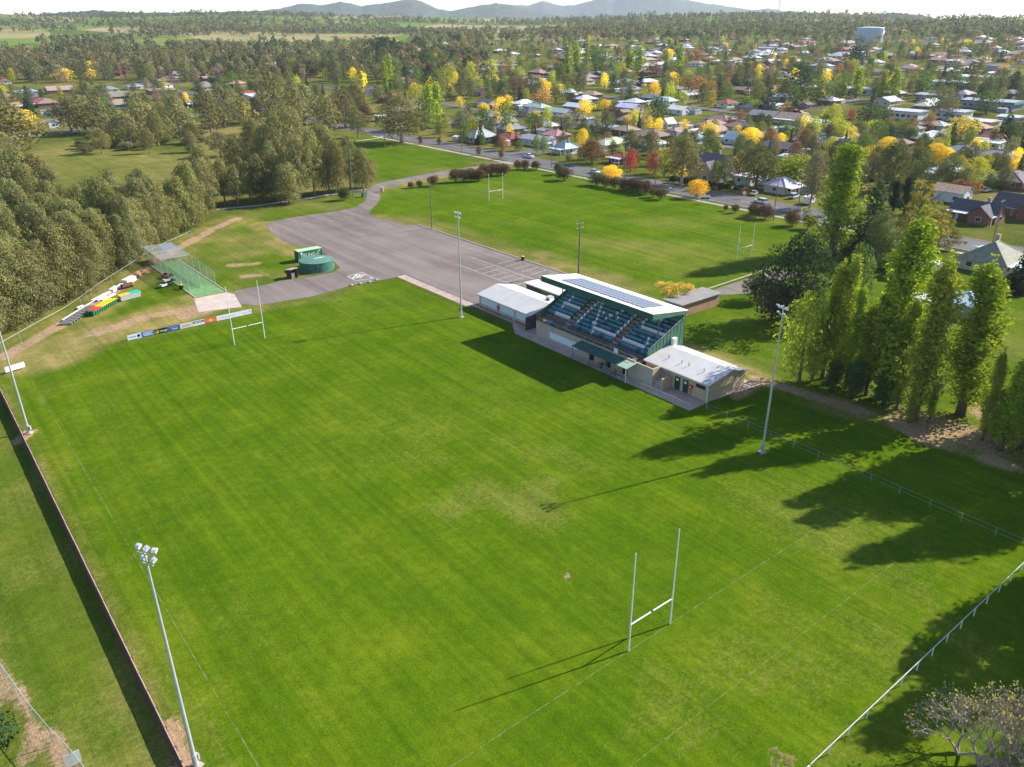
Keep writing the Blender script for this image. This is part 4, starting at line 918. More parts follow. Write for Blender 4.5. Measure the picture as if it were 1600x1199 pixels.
pile('sleeper', 'grey timber sleeper stacked along the dirt track', 'timber', [((92+k*3.4,509-k*2.6),(113+k*4.2,507-k*2.8),.28,0) for k in range(11)], 'grey_timber')
pile('plank', 'long pale plank laid along the dirt track', 'plank', [((98,503),(145,474),.1,.3),((121,484),(130,480),.2,.2),((145,473),(172,459),.28,.2),((160,470),(180,460),.2,.0),((152,472),(165,466),.25,.25)], 'white')
pile('panel_sheet', 'white sheet panel lying beside the dirt track', 'panel', [((174,457),(183,451),.5,0),((195,445),(209,438),.7,.1),((186,452),(191,448),.4,.2)], 'white')
t = MB().tube([(-1.2,0,.55),(1.2,0,.55)], .55, 14).build('steel_drum', M['rust'], loc=(*G(199,450),0)); t.rotation_euler = (0,0,.3); tag(t, 'rusty brown steel drum on its side by the waste skips', 'drum'); MB().tube([(1.2,0,.55),(1.28,0,.55)], .57, 14).build('end_cap', M['yellow'], t)
for k, (px_, py_) in enumerate(((216,434),(222,431),(226,429))):
    r_ = random.Random(k); b2 = MB(); [b2.obox((r_.uniform(-.7,.7), r_.uniform(-.5,.5)), r_.random()*3, .7, .25, .1+.22*q_, .3+.22*q_) for q_ in range(4)]; tag(b2.build('timber_pile', M['orange_tan'], loc=(*G(px_,py_),0)), 'loose pile of tan boards at the end of the yard', 'timber pile', 'tan board piles')
def mower(px_, py_, rz, label, c):
    t = thing('roller_machine', label, 'machine', (*G(px_,py_),0), rz); MB().box(-.9,.5,-.45,.45,.35,.8).build('body', M['obj'], t, c); MB().box(-.2,.35,-.4,.4,.8,1.05).build('seat', M['dark'], t)
    for k in range(4): MB().prism([(.6+k*.3+.22*cos(a), .24+.22*sin(a)) for a in np.linspace(0, 2*pi, 12, False)], 'x', -.5, .5).build('roller', M['dark'], t).rotation_euler = (0, 0, radians(-90))
    MB().tube([(-.5,0,.8),(-.7,0,1.2)], .04).build('steering_column', M['dark'], t)
mower(257,449,.4,'white grounds roller parked on the grass near the nets',(.7,.7,.68)); mower(262,441,.2,'white and black machine beside the outer net',(.6,.6,.6)); mower(260,434,.5,'dark red mower beside the outer net',(.2,.05,.04))

# ------------------------------------------------------------------ container, tank, kiosk
t = thing('shipping_container', 'green shipping container with white lettering behind the water tank', 'container', (28.75, 137.0, 0)); L_, W_, H_ = 6.06, 2.44, 2.59
cg = worn('container_green', (.035,.2,.085), .55, 0, .2, .8); ct = worn('pale_green_roof', (.42,.56,.34), .6, 0, .2, .8)
b_ = MB(); n_ = 40; fr_ = .04
for k in range(n_):
    x0, x1 = .12+(L_-.24)*k/n_, .12+(L_-.24)*(k+1)/n_; o0, o1 = ((0, .05), (.05, .05), (.05, 0), (0, 0))[k % 4]
    for yy, s_ in ((fr_, 1), (W_-fr_, -1)): b_.add([(x0,yy+s_*o0,.15),(x1,yy+s_*o1,.15),(x1,yy+s_*o1,H_-.12),(x0,yy+s_*o0,H_-.12)], [(0,1,2,3)])
b_.build('side_panel', cg, t)
MB().box(.02,.08,.05,W_-.05,.15,H_-.1).box(L_-.08,L_-.02,.05,W_-.05,.15,H_-.1).build('end_panel', worn('dark_green_end', (.02,.1,.06), .5), t)
MB().box(0,L_,0,W_,H_-.02,H_+.0).build('roof', ct, t); f_ = MB()
for xx in (0, L_-.12):
    for yy in (0, W_-.1): f_.box(xx,xx+.12,yy,yy+.1,0,H_-.025)
for yy in (-.002, W_-.1): f_.box(.121,L_-.121,yy,yy+.1,H_-.14,H_-.025).box(.121,L_-.121,yy,yy+.1,0,.15)
f_.build('frame', worn('frame_green', (.1,.28,.12), .55), t)
lettering('HEUNG-A', 1.05, M['white'], t, (2.85, -.02, 1.5), (radians(90),0,0), width=4.5); MB().prism([(.75+.35*cos(a), 2.1+.22*sin(a)) for a in np.linspace(0,2*pi,12,False)], 'y', -.014, -.006).build('emblem', M['white'], t); [MB().box(5.0,5.7-.2*k,-.014,-.006,2.15-k*.22,2.25-k*.22).build('marking', M['white'], t) for k in range(2)]
tx, ty_ = G(496,427.5); kx, ky = (tx-CX)/dist(tx,ty_), (ty_-CY)/dist(tx,ty_); tx += kx*3.9; ty_ += ky*3.9
t = thing('water_tank', 'round dark green concrete water tank with pale drips', 'tank', (tx, ty_, 0)); tm = NT('tank_paint'); p = tm.objco(); mp = tm.n('ShaderNodeMapping'); mp.inputs['Scale'].default_value = (1.6,1.6,.12); tm.l(p, mp.inputs[0])
c = tm.ramp(tm.noise(1.2,5,.65,p), [(.3,(.028,.1,.075)),(.7,(.06,.17,.125))]); c = tm.mix(c, (.4,.47,.5), tm.ramp(tm.noise(1.3,3,.6,mp.outputs[0]), [(.62,(0,)*3),(.72,(.6,)*3)])); tm.base(c, .6)
MB().lathe([(3.92,0),(3.86,.05),(3.82,2.1)], 48).build('wall', tm.m, t); MB().lathe([(3.92,2.1),(3.92,2.2),(2.2,2.42),(.4,2.55)], 48).build('roof', worn('tank_roof', (.1,.22,.165), .7, 0, .3, .8), t)
r_ = MB(); [r_.obox((-.3+.5*k, -.2+.15*math.sin(k*3)), .1, .22, .14+.05*(k % 2), 2.5, 2.56) for k in range(5)]; r_.build('hatch', M['white'], t); MB().box(3.3,3.8,-1.4,-.9,.2,.8).build('outlet', M['pole'], t)
t = thing('kiosk', 'small dark timber pump shed with pale twin roof near the tank', 'shed', (*G(457,434),0), .25); MB().box(-.9,-.8,-.8,.8,0,1.9).box(.8,.9,-.8,.8,0,1.9).box(-.8,.8,.7,.8,0,1.9).build('wall', worn('maroon_boards', (.07,.035,.03), .8), t)
for k in range(2): MB().prism([(-1.05+k*1.0,2.12-k*.16),(-1.05+k*1.0,2.2-k*.16),(-.08+k*1.0,2.08-k*.16),(-.08+k*1.0,2.0-k*.16)], 'x', -1.1, 1.1).build('roof', M['concrete'], t, ) 
MB().box(-.5,.1,-.5,.2,.0,1.1).build('pump', M['grey_timber'], t); MB().tube([(.3,-.4,0),(.3,-.4,1.3)], .1).build('pipe', M['silver'], t)
tag(MB().box(-.6,.6,-.6,.6,0,1.5).box(-.65,.65,-.65,.65,1.5,1.58).build('utility_box', M['greenpole'], loc=(*G(569,308),0)), 'green utility cabinet beside the entrance gate', 'cabinet')
for k, (px_, py_) in enumerate(((549,446.5),(563,444),(577,441.5),(588,438))): tag(MB().lathe([(.3,0),(.42,.12),(.25,.32)], 7).build('boulder', worn('boulder', (.42,.36,.28), .9, 0, .3, 2), loc=(*G(px_,py_),0)), 'small boulder edging the asphalt beside the painted hatching', 'boulder', 'edge boulders')

# ------------------------------------------------------------------ houses
RC = dict(red=(.30,.085,.07), terracotta=(.42,.235,.17), brown=(.29,.21,.175), tan=(.40,.29,.2), pink=(.42,.27,.235), grey=(.26,.26,.285), darkgrey=(.105,.105,.13), slate=(.12,.11,.135), white=(.72,.72,.72), silver=(.52,.57,.64), blue=(.33,.47,.6), green=(.43,.54,.47), teal=(.36,.52,.54), cream=(.6,.56,.46), khaki=(.34,.33,.25), purple=(.2,.155,.175))
RN = dict(red='dark red', terracotta='terracotta', brown='brown', tan='tan', pink='pinkish', grey='grey', darkgrey='charcoal', slate='slate', white='white', silver='silver', blue='pale blue', green='pale green', teal='pale teal', cream='cream', khaki='khaki', purple='purple brown')
WC = dict(brick=(.24,.11,.075), cream=(.52,.44,.33), white=(.68,.68,.66), tan=(.42,.31,.22), grey=(.34,.34,.36), green=(.2,.3,.26), dark=(.1,.085,.08))
WNM = dict(brick='brick', cream='cream', white='white', tan='tan', grey='grey', green='green', dark='dark')
TILE = {'red','terracotta','brown','tan','pink','darkgrey','slate','purple','khaki'}
HOUSES = []
wf_me = MB().box(-.75,.75,-.05,.03,-.62,.62).mesh('window', M['white']); wp_me = MB().box(-.66,.66,-.075,-.053,-.53,.53).mesh('pane', M['glass'])
door_me = MB().box(-.45,.45,-.05,.03,0,2.05).mesh('door', M['obj'])
lab_seen = {}
def uniq(label, group):
    lab_seen[label] = lab_seen.get(label, 0)+1; return label, group
def house(cx, cy, w, d, rz, roof, wall, kind='hip', hw=2.7, pitch=.42, place='', feat=(), label=None, near=True, windows=True):
    z = float(T(cx, cy)); far = dist(cx, cy)
    if abs(rz-pi/2) < .01: rz = -pi/2                            # fronts look to the street
    lb = label or f"{WNM[wall]} walled house with {RN[roof]} {kind} roof {place}"
    t = thing('house', lb, 'house', (cx, cy, z), rz, None if label else f"{RN[roof]} {kind} roofed {wall} houses {place}")
    HOUSES.append((cx, cy, max(w, d)/2)); OCC.append((cx, cy, min(w, d)*.5))
    hx, hy = w/2, d/2; o = .55; mt = M['tile'] if roof in TILE else M['metalroof']; rc = tuple(c*rng.uniform(.88, 1.12) for c in RC[roof])
    h = hw; R = MB()
    if kind == 'hip':
        rh = pitch*hy; rx = max(hx-hy, .15)
        e = [(-hx-o,-hy-o),(hx+o,-hy-o),(hx+o,hy+o),(-hx-o,hy+o)]; zz = h-pitch*o
        V = [(x,y,zz) for x,y in e]+[(x,y,zz+.16) for x,y in e]+[(-rx,0,h+rh+.16),(rx,0,h+rh+.16)]
        R.add(V, [(3,2,1,0),(0,1,5,4),(1,2,6,5),(2,3,7,6),(3,0,4,7),(4,5,9,8),(6,7,8,9),(5,6,9),(7,4,8)])
        MB().box(-hx,hx,-hy,hy,-.6,h+.02).build('wall', M['wall'], t, WC[wall])
    elif kind == 'gable':
        rh = pitch*hy
        R.prism([(-hy-o,h-pitch*o),(-hy-o,h-pitch*o+.16),(0,h+rh+.16),(hy+o,h-pitch*o+.16),(hy+o,h-pitch*o),(0,h+rh)], 'x', -hx-.4, hx+.4)
        MB().prism([(-hy,-.6),(-hy,h),(0,h+rh-.03),(hy,h),(hy,-.6)], 'x', -hx, hx).build('wall', M['wall'], t, WC[wall])
    else:
        R.prism([(-hy-o,h+.02),(-hy-o,h+.2),(hy+o,h+.2+.07*d),(hy+o,h+.02+.07*d)], 'x', -hx-.4, hx+.4)
        MB().prism([(-hy,-.6),(-hy,h+.02),(hy,h+.01+.07*d),(hy,-.6)], 'x', -hx, hx).build('wall', M['wall'], t, WC[wall])
    ro = R.build('roof', mt, t, rc)
    if kind == 'hip' and far < 520:                              # ridge and hip cappings
        cpm = MB(); cpm.tube([(-rx,0,h+rh+.18),(rx,0,h+rh+.18)], .13, 5)
        for (ex, ey) in e: cpm.tube([(ex,ey,zz+.17),(rx if ex > 0 else -rx,0,h+rh+.18)], .11, 5)
        cpm.build('ridge_capping', M['wall'], ro, tuple(min(.8, c*1.25) for c in rc))
    if far < 620: MB().box(-hx-o-.06,hx+o+.06,-hy-o-.1,-hy-o-.01,h-pitch*o+(.02 if kind != 'flat' else .05),h-pitch*o+.15).build('gutter', M['white'], t)
    if windows:
        n = max(2, int(w/3.4)) if near else max(2, int(w/5))
        for s_ in (-1, 1):
            dk = rng.randrange(n)
            for k in range(n):
                x_ = -hx+(k+.5)*w/n
                if k == dk and s_ < 0: link('door', door_me, t, (x_, s_*(hy+.01), 0), 0 if s_ < 0 else pi, color=rng.choice([(.1,.12,.1),(.3,.25,.2),(.5,.5,.48)])); continue
                f_ = link('window', wf_me, t, (x_, s_*(hy+.01), 1.45), 0 if s_ < 0 else pi); link('pane', wp_me, f_)
            for k in range(max(1, int(d/4.5))):
                y_ = -hy+(k+.5)*d/max(1, int(d/4.5)); f_ = link('window', wf_me, t, (s_*(hx+.01), y_, 1.45), pi/2 if s_ > 0 else -pi/2); link('pane', wp_me, f_)
    if 'verandah' in feat:
        MB().prism([(-hy-2.6,2.25),(-hy-2.6,2.33),(-hy-.1,2.62),(-hy-.1,2.54)], 'x', -hx-.3, hx+.3).build('verandah_roof', M['metalroof'], t, (.7,.7,.68))
        for k in range(5): MB().box(-hx+k*w/4-.07,-hx+k*w/4+.07,-hy-2.5,-hy-2.36,-.3,2.25).build('verandah_post', M['white'], t)
    if 'chimney' in feat: MB().box(hx*.35-.4,hx*.35+.4,.3,1.1,h,h+pitch*hy+1.3).build('chimney', M['wall'], ro, (.4,.3,.24))
    if 'wing' in feat:
        wx = hx*.45; ww = min(hx*.45, 3.2); rh2 = pitch*ww
        MB().prism([(wx-ww,-.6),(wx-ww,h),(wx,h+rh2-.03),(wx+ww,h),(wx+ww,-.6)], 'y', -hy-2.8, -hy+.5).build('wing_wall', M['wall'], t, WC[wall])
        MB().prism([(wx-ww-.4,h-pitch*.4),(wx-ww-.4,h-pitch*.4+.15),(wx,h+rh2+.15),(wx+ww+.4,h-pitch*.4+.15),(wx+ww+.4,h-pitch*.4),(wx,h+rh2)], 'y', -hy-3.2, -hy+ww*.9).build('wing_roof', mt, t, rc)
        f_ = link('window', wf_me, t, (wx, -hy-2.81, 1.45), 0); link('pane', wp_me, f_)
    if 'solar' in feat: MB().box(-1.8,1.8,-.0,1.6,0,.06).build('solar_array', M['glass'], ro, loc=(-.2, hy*.35, h+pitch*hy*.45+.3)).rotation_euler = (-math.atan(pitch), 0, 0)
    if 'carport' in feat:
        MB().box(hx+.6,hx+5,-hy+.5,hy-1,2.25,2.36).build('carport_roof', M['metalroof'], t, (.72,.72,.7))
        for sx_, sy_ in ((hx+.9,-hy+.7),(hx+4.8,-hy+.7),(hx+4.8,hy-1.2),(hx+.9,hy-1.2)): MB().box(sx_-.06,sx_+.06,sy_-.06,sy_+.06,-.3,2.25).build('carport_post', M['white'], t)
    return t
def house_px(x0, x1, yt, yb, roof, wall, kind='hip', rz=None, ratio=.68, feat=(), label=None, pitch=.42, hw=None):
    bx, by = (x0+x1)/2, yb; X, Y = G(bx, by); vx, vy = (X-CX)/dist(X,Y), (Y-CY)/dist(X,Y); rx_, ry_ = vy, -vx
    if rz is None: rz = rng.choice((0, pi/2))
    c_, s_ = abs(cos(rz)), abs(sin(rz)); Wm = (x1-x0)*mpp(X, Y)
    w = Wm/((c_+ratio*s_)*abs(rx_)+(s_+ratio*c_)*abs(ry_)); w = max(6.5, w-1.0); d = w*ratio
    if d > 13: d = 13
    dep = ((w*c_+d*s_)*abs(vx)+(w*s_+d*c_)*abs(vy))/2*.8; X += vx*dep; Y += vy*dep
    D = dist(X, Y)
    if Y < 150 and X > 172 and X < 215 or (172 < X < 205): place = 'facing the street across from the second field'
    elif D < 430: place = 'in the block behind the street houses'
    elif D < 640: place = 'among the trees halfway up the suburb'
    else: place = 'high on the far suburban slope'
    if X < 120 and D > 300: place = 'beyond the gum tree grove'
    return house(X, Y, w, d, rz, roof, wall, kind, hw or 2.7, pitch, place, feat, label, near=D < 450)
# front row and blocks that can be read one by one in the photograph
house_px(720,780,195,224,'green','cream','hip',0,.8,('chimney',),'cream house with pale green hip roof at the street corner',.6)
house_px(770,822,205,226,'red','brick','hip',pi/2,.7,(),'brick house with dark red tiled roof next to the green roofed one')
house_px(800,870,212,230,'grey','white','flat',pi/2,.45,(),'long white house with low grey roof behind slender birches')
house_px(861,904,216,242,'silver','white','hip',pi/2,.9,('verandah','chimney'),'white cottage with steep silver hip roof and verandah',.7)
house_px(949,990,231,257,'red','brick','hip',pi/2,.7,('verandah',),'brick house with dark red roof behind the red maple')
house_px(982,1050,199,226,'brown','brick','hip',pi/2,.75,('solar',),'large brick house with broad brown hip roof behind the charcoal fence',.42,3.6)
house_px(954,1002,197,213,'tan','brick','hip',pi/2,.8,(),'brick house with tan hip roof behind the large brown one')
house_px(964,997,213,226,'terracotta','brick','hip',0,.9,(),'small brick garage with terracotta hip roof by the brown house')
house_px(924,975,197,209,'teal','grey','flat',pi/2,.4,(),'long shed with pale teal metal roof')
house_px(900,954,190,204,'grey','cream','hip',pi/2,.6); house_px(1026,1072,209,222,'darkgrey','brick','hip',pi/2,.6); house_px(1070,1105,210,226,'blue','white','hip',0,.7)
house_px(1192,1250,265,304,'silver','cream','hip',0,.9,('verandah',),'cream weatherboard house with pale silver hip roof beside the caravan',.5)
house_px(1218,1252,254,270,'red','dark','flat',0,.6,(),'shed with red metal roof behind the silver roofed house')
house_px(1033,1054,180,201,'silver','white','gable',0,.8,(),'small white gabled cottage among golden trees',.9)
house_px(1129,1160,208,226,'white','white','gable',pi/2,.8,(),'white house with steep white sheet roof behind the gum tree',1.0)
house_px(1041,1080,164,180,'white','white','gable',pi/2); house_px(962,986,172,183,'brown','brick','gable',0); house_px(755,781,169,186,'purple','white','gable',0)
house_px(830,877,191,206,'white','cream','hip',pi/2); house_px(832,867,207,214,'grey','white','flat',pi/2); house_px(817,862,160,176,'green','cream','hip',pi/2,.5); house_px(852,897,161,184,'green','white','gable',pi/2,.5,('carport',),'long pale green roofed house with white carport')
house_px(700,716,184,200,'grey','cream','hip',0); house_px(1119,1152,149,169,'red','white','hip',0,.8,(),'white house with bright dark red hip roof on the open corner')
house_px(1101,1149,182,196,'brown','brick','hip',pi/2); house_px(1130,1180,192,207,'brown','brick','hip',pi/2,.7,(),'brick house with red brown roof behind spreading golden trees'); house_px(1168,1222,174,190,'grey','brick','gable',pi/2,.6); house_px(1210,1270,177,196,'brown','white','gable',pi/2,.7,('verandah',),'white gable ended house with brown roof and long white verandah')
house_px(1215,1249,193,210,'white','green','flat',pi/2); house_px(1253,1292,190,200,'white','cream','flat',pi/2); house_px(1188,1246,225,241,'darkgrey','brick','gable',pi/2,.6); house_px(1226,1280,234,254,'slate','cream','hip',pi/2,.6,('verandah',)); house_px(1213,1252,244,258,'white','white','flat',pi/2)
house_px(1383,1424,215,234,'brown','brick','hip',pi/2,.8,(),'brick house with ridged brown tile roof behind golden crowns'); house_px(1405,1441,196,210,'brown','cream','hip',pi/2); house_px(1268,1306,203,215,'terracotta','brick','hip',pi/2); house_px(1322,1345,204,214,'grey','white','flat',0); house_px(1325,1347,210,223,'pink','tan','hip',0)
house_px(1262,1298,188,202,'cream','white','flat',pi/2); house_px(1446,1486,204,220,'white','white','flat',pi/2); house_px(1528,1576,211,226,'red','white','hip',pi/2,.6,('verandah',)); house_px(1467,1530,222,250,'grey','grey','hip',pi/2,.8,(),'large grey house with several grey hip roofs above a lawn'); house_px(1525,1594,226,258,'grey','grey','hip',pi/2,.6,('wing',),'grey wing house with projecting gable beside the lawn driveway'); house_px(1529,1564,224,234,'white','cream','flat',pi/2)
house_px(1454,1504,258,279,'silver','white','hip',pi/2,.9,(),'square house with bright silver hip roof past the cedar'); house_px(1478,1522,268,283,'brown','dark','flat',0,.5,(),'open carport with brown sheet roof'); house_px(1500,1560,270,292,'purple','brick','hip',pi/2,.6); house_px(1550,1612,275,296,'purple','brick','hip',0,.7,('verandah',))
house_px(1456,1512,280,317,'pink','white','gable',pi/2,.6,(),'white barn with rusty streaked metal roof',.5,3.4)
house_px(1487,1560,296,348,'slate','brick','gable',pi/2,.5,('wing','verandah','chimney'),'brick cottage with slate gables and silver verandah',.8); house_px(1556,1640,296,342,'slate','brick','gable',pi/2,.5,('wing','chimney'),'brick villa with blue slate roof and white dormers',.8)
house_px(1500,1590,370,428,'khaki','cream','hip',0,.85,('chimney','verandah'),'cream cottage with khaki hip roof and tall chimneys',.65); house_px(1396,1432,405,436,'white','tan','gable',0,.7,(),'small tan building with white roof among the poplars'); house_px(1480,1532,446,497,'silver','grey','hip',0,.95,(),'garden pavilion with silver hip roof behind the poplars',.45)
# the steep gabled villa opposite the second field
gt = house_px(1068,1150,241,283,'purple','cream','gable',pi/2,.62,('wing','verandah','chimney'),'cream villa with steep purple brown gables behind a clipped hedge',1.15,3.0)
house_px(1095,1150,236,262,'cream','cream','flat',pi/2,.5); house_px(1150,1178,262,290,'white','white','flat',pi/2,.5,('carport',))
# school, sheds
def big_shed(px0, px1, yb, h, d, roofc, wallc, label, fascia=None, rz=pi/2):
    X, Y = G((px0+px1)/2, yb); vx, vy = (X-CX)/dist(X,Y), (Y-CY)/dist(X,Y); wd = (px1-px0)*mpp(X, Y)/(abs(vx if rz > 1 else vy)+.25); X += vx*d*.5; Y += vy*d*.5
    t = thing('hall', label, 'building', (X, Y, float(T(X, Y))), rz); OCC.append((X, Y, min(wd,d)*.6)); HOUSES.append((X, Y, wd/2))
    MB().box(-wd/2,wd/2,-d/2,d/2,-1,h).build('wall', M['wall'], t, wallc); MB().prism([(-d/2-.8,h+.05),(-d/2-.8,h+.25),(0,h+1.1),(d/2+.8,h+.25),(d/2+.8,h+.05)], 'x', -wd/2-.8, wd/2+.8).build('roof', M['metalroof'], t, roofc)
    if fascia: MB().box(-wd/2-.9,wd/2+.9,-d/2-.95,-d/2-.82,h-1.1,h+.3).box(-wd/2-.95,-wd/2-.82,-d/2-.8,d/2+.8,h-1.1,h+.3).box(wd/2+.82,wd/2+.95,-d/2-.8,d/2+.8,h-1.1,h+.3).build('fascia', M['obj'], t, fascia)
    n = max(3, int(wd/3.2))
    for s_ in (-1, 1):
        for k in range(n): f_ = link('window', wf_me, t, (-wd/2+(k+.5)*wd/n, s_*(d/2+.02), h*.45), 0 if s_ < 0 else pi, (1.6,1,1.3)); link('pane', wp_me, f_)
    return t
big_shed(1512,1586,172,4.2,16,(.4,.44,.52),(.22,.24,.28),'long school hall with broad green fascia and dark windows',(.13,.28,.24)); big_shed(1436,1470,160,3.8,12,(.4,.44,.5),(.2,.2,.22),'smaller school hall with green fascia behind gum trees',(.13,.28,.24))
big_shed(1464,1532,142,4.5,22,(.6,.63,.68),(.5,.52,.56),'wide pale roofed depot with bluish walls'); big_shed(1504,1576,138,6.5,18,(.78,.78,.8),(.55,.6,.68),'tall white depot with red edged roof',(.5,.1,.1)); big_shed(1385,1441,187,4,11,(.66,.67,.7),(.68,.66,.64),'white school block with recessed dark porch'); big_shed(1467,1510,187,3.8,12,(.6,.64,.7),(.66,.63,.6),'white shed with silver roof above the golden dome tree'); big_shed(1514,1551,201,3,12,(.7,.68,.68),(.42,.3,.2),'low tan shop with white ribbed roof'); big_shed(1564,1592,194,3,10,(.6,.64,.68),(.32,.25,.2),'low brown shop with grey roof beside the parked cars')
big_shed(1320,1362,149,3.6,12,(.5,.53,.62),(.4,.4,.42),'grey flat hall hidden behind the green poplars'); big_shed(449,495,87,3.2,16,(.36,.38,.44),(.62,.55,.45),'long pale homestead on the wooded rise')
for a in ((824,857,104,119,'terracotta','brick','hip'),(789,808,107,115,'terracotta','brick','hip'),(763,783,121,131,'pink','tan','hip'),(906,936,117,127,'grey','brick','hip'),(925,963,108,123,'grey','brick','gable'),(948,971,122,136,'silver','white','hip'),(1040,1075,131,146,'white','white','flat'),(1052,1100,139,156,'cream','tan','gable'),(977,1003,69,77,'white','white','flat'),(1019,1032,85,93,'white','brick','flat'),(1175,1215,67,80,'grey','white','flat'),(1114,1137,66,73,'pink','tan','hip'),(1240,1275,62,72,'red','white','hip'),(1193,1210,59,68,'red','brick','hip'),(1109,1147,88,102,'cream','brick','flat'),(1124,1151,101,111,'darkgrey','white','gable'),(1192,1220,91,105,'brown','brick','gable'),(1207,1232,103,113,'grey','brick','hip'),(1207,1232,110,121,'pink','brick','hip'),(1204,1231,120,130,'cream','brick','flat'),(1159,1183,124,133,'grey','brick','hip'),(1142,1170,132,147,'brown','brick','gable'),(1170,1199,129,146,'tan','cream','hip'),(1082,1115,136,151,'red','cream','hip'),(1204,1237,143,159,'blue','grey','hip'),(1185,1224,159,173,'white','grey','flat'),(1251,1267,161,171,'brown','brick','gable'),
          (1303,1343,64,72,'pink','tan','hip'),(1291,1327,72,82,'red','brick','hip'),(1372,1389,72,90,'pink','tan','hip'),(1420,1441,97,114,'terracotta','cream','hip'),(1393,1407,107,116,'pink','tan','hip'),(1459,1477,104,112,'tan','white','gable'),(1539,1583,103,111,'darkgrey','grey','flat'),(1540,1575,111,123,'white','white','flat'),(1487,1513,72,82,'tan','grey','hip'),(1493,1545,62,71,'pink','tan','hip'),(1577,1600,78,88,'pink','white','hip'),(1262,1276,62,70,'pink','tan','hip'),(1330,1350,75,83,'terracotta','tan','hip'),
          (13,40,152,172,'terracotta','brick','hip'),(46,80,150,167,'red','brick','hip'),(55,92,154,168,'brown','brick','hip'),(76,112,125,147,'pink','brick','gable'),(18,63,144,152,'blue','grey','flat'),(167,218,152,170,'tan','green','hip'),(156,200,139,158,'brown','brick','gable'),(245,283,119,131,'pink','tan','hip'),(259,293,114,122,'grey','white','hip'),(315,338,122,128,'pink','brick','gable'),(305,338,130,142,'brown','white','hip'),(289,317,151,168,'tan','brick','gable'),(232,275,141,148,'brown','brick','flat'),(376,402,144,152,'red','brick','hip'),(387,424,149,157,'white','white','flat'),(412,432,156,169,'red','brick','gable'),(0,16,122,132,'red','white','hip'),(198,222,128,140,'grey','white','hip'),(418,432,80,87,'terracotta','tan','hip'),(155,185,138,146,'grey','white','hip'),(585,610,176,190,'white','cream','flat'),(635,655,105,118,'white','white','hip'),(638,652,115,126,'red','brick','hip'),(590,635,150,160,'red','brick','hip'),(55,90,180,200,'grey','white','flat')):
    x0, x1, yt, yb, rc_, wc_, kd = a; house_px(x0, x1, yt, yb, rc_, wc_, kd, feat=rng.choice(((), (), ('verandah',), ('carport',), ('wing',))))
# fill the blocks between with further roofs glimpsed through the trees
k = 0
for _ in range(2500):
    px_ = rng.uniform(620, 1620); py_ = rng.uniform(64, 235)
    if k >= 95: break
    X, Y = G(px_, py_)
    if X < 178 or dist(X, Y) > 1300 or not free(X, Y, 8.5): continue
    D = dist(X, Y); pl = 'behind trees in the street blocks' if D < 450 else 'half hidden up the suburb' if D < 700 else 'peeping out on the distant slope'
    house(X, Y, rng.uniform(11,17), rng.uniform(8,10.5), rng.choice((0, pi/2)), rng.choice(['terracotta','brown','pink','grey','grey','silver','silver','white','white','tan','cream','darkgrey']), rng.choice(['brick','brick','cream','white','tan']), rng.choice(['hip','hip','gable']), place=pl, near=False, feat=rng.choice(((),(),('carport',)))); k += 1
k = 0; HV, HF, HC = [], [], []
for _ in range(4000):
    px_ = rng.uniform(700, 1630); py_ = rng.uniform(60, 118)
    if k >= 135: break
    X, Y = G(px_, py_)
    if X < 178 or dist(X, Y) > 1400 or dist(X, Y) < 560 or not free(X, Y, 8.5): continue
    rc_ = rng.choice(['terracotta','pink','pink','tan','brown','grey','silver','white','cream']); wc_ = rng.choice(['brick','cream','white','tan']); k += 1
    w_, d_, rz_ = rng.uniform(12,19), rng.uniform(8,10.5), rng.choice((0, pi/2))
    if dist(X, Y) < 760: house(X, Y, w_, d_, rz_, rc_, wc_, rng.choice(['hip','hip','gable']), place='among the uppermost rows of the suburb', near=False); continue
    OCC.append((X, Y, d_*.5)); b_ = MB(); hx, hy = (w_/2, d_/2) if rz_ == 0 else (d_/2, w_/2); b_.box(-hx,hx,-hy,hy,-.6,2.7)     # past the 300 houses that show largest
    rx_, ry_ = (max(hx-hy, .1), .1) if hx > hy else (.1, max(hy-hx, .1)); e = [(-hx-.5,-hy-.5),(hx+.5,-hy-.5),(hx+.5,hy+.5),(-hx-.5,hy+.5)]
    b_.add([(x, y, 2.5) for x, y in e]+[(sx_*rx_, sy_*ry_, 2.6+.42*min(hx,hy)) for sx_, sy_ in ((-1,-1),(1,-1),(1,1),(-1,1))], [(0,1,5,4),(1,2,6,5),(2,3,7,6),(3,0,4,7),(4,5,6,7)])
    for s_ in (-1, 1):
        for q_ in (-.5, 0, .5): b_.box(q_*w_*(1 if hx > hy else .5)-.7, q_*w_*(1 if hx > hy else .5)+.7, s_*(hy+.03)-.03, s_*(hy+.03)+.03, .9, 2.0); b_.box(s_*(hx+.03)-.03, s_*(hx+.03)+.03, q_*d_-.7, q_*d_+.7, .9, 2.0)
    n0 = len(HV); z_ = float(T(X, Y)); HV += [(x+X, y+Y, z+z_) for x, y, z in b_.v]; HF += [tuple(i+n0 for i in f) for f in b_.f]; HC += [WC[wc_]]*6+[RC[rc_]]*5+[(.04,.05,.06)]*(len(b_.f)-11)
me = bpy.data.meshes.new('far_houses'); me.from_pydata(HV, [], HF); ca = me.attributes.new('tint', 'FLOAT_COLOR', 'FACE'); ca.data.foreach_set('color', np.array([(*c, 1) for c in HC], np.float32).ravel())
fm2 = NT('far_house_surfaces'); at2 = fm2.n('ShaderNodeAttribute'); at2.attribute_name = 'tint'; fm2.base(fm2.mix(at2.outputs['Color'], fm2.ramp(fm2.noise(.4,4,.6,fm2.pos()), [(.3,(.8,)*3),(.7,(1.1,)*3)]), 1.0, 'MULTIPLY'), .75); me.materials.append(fm2.m)
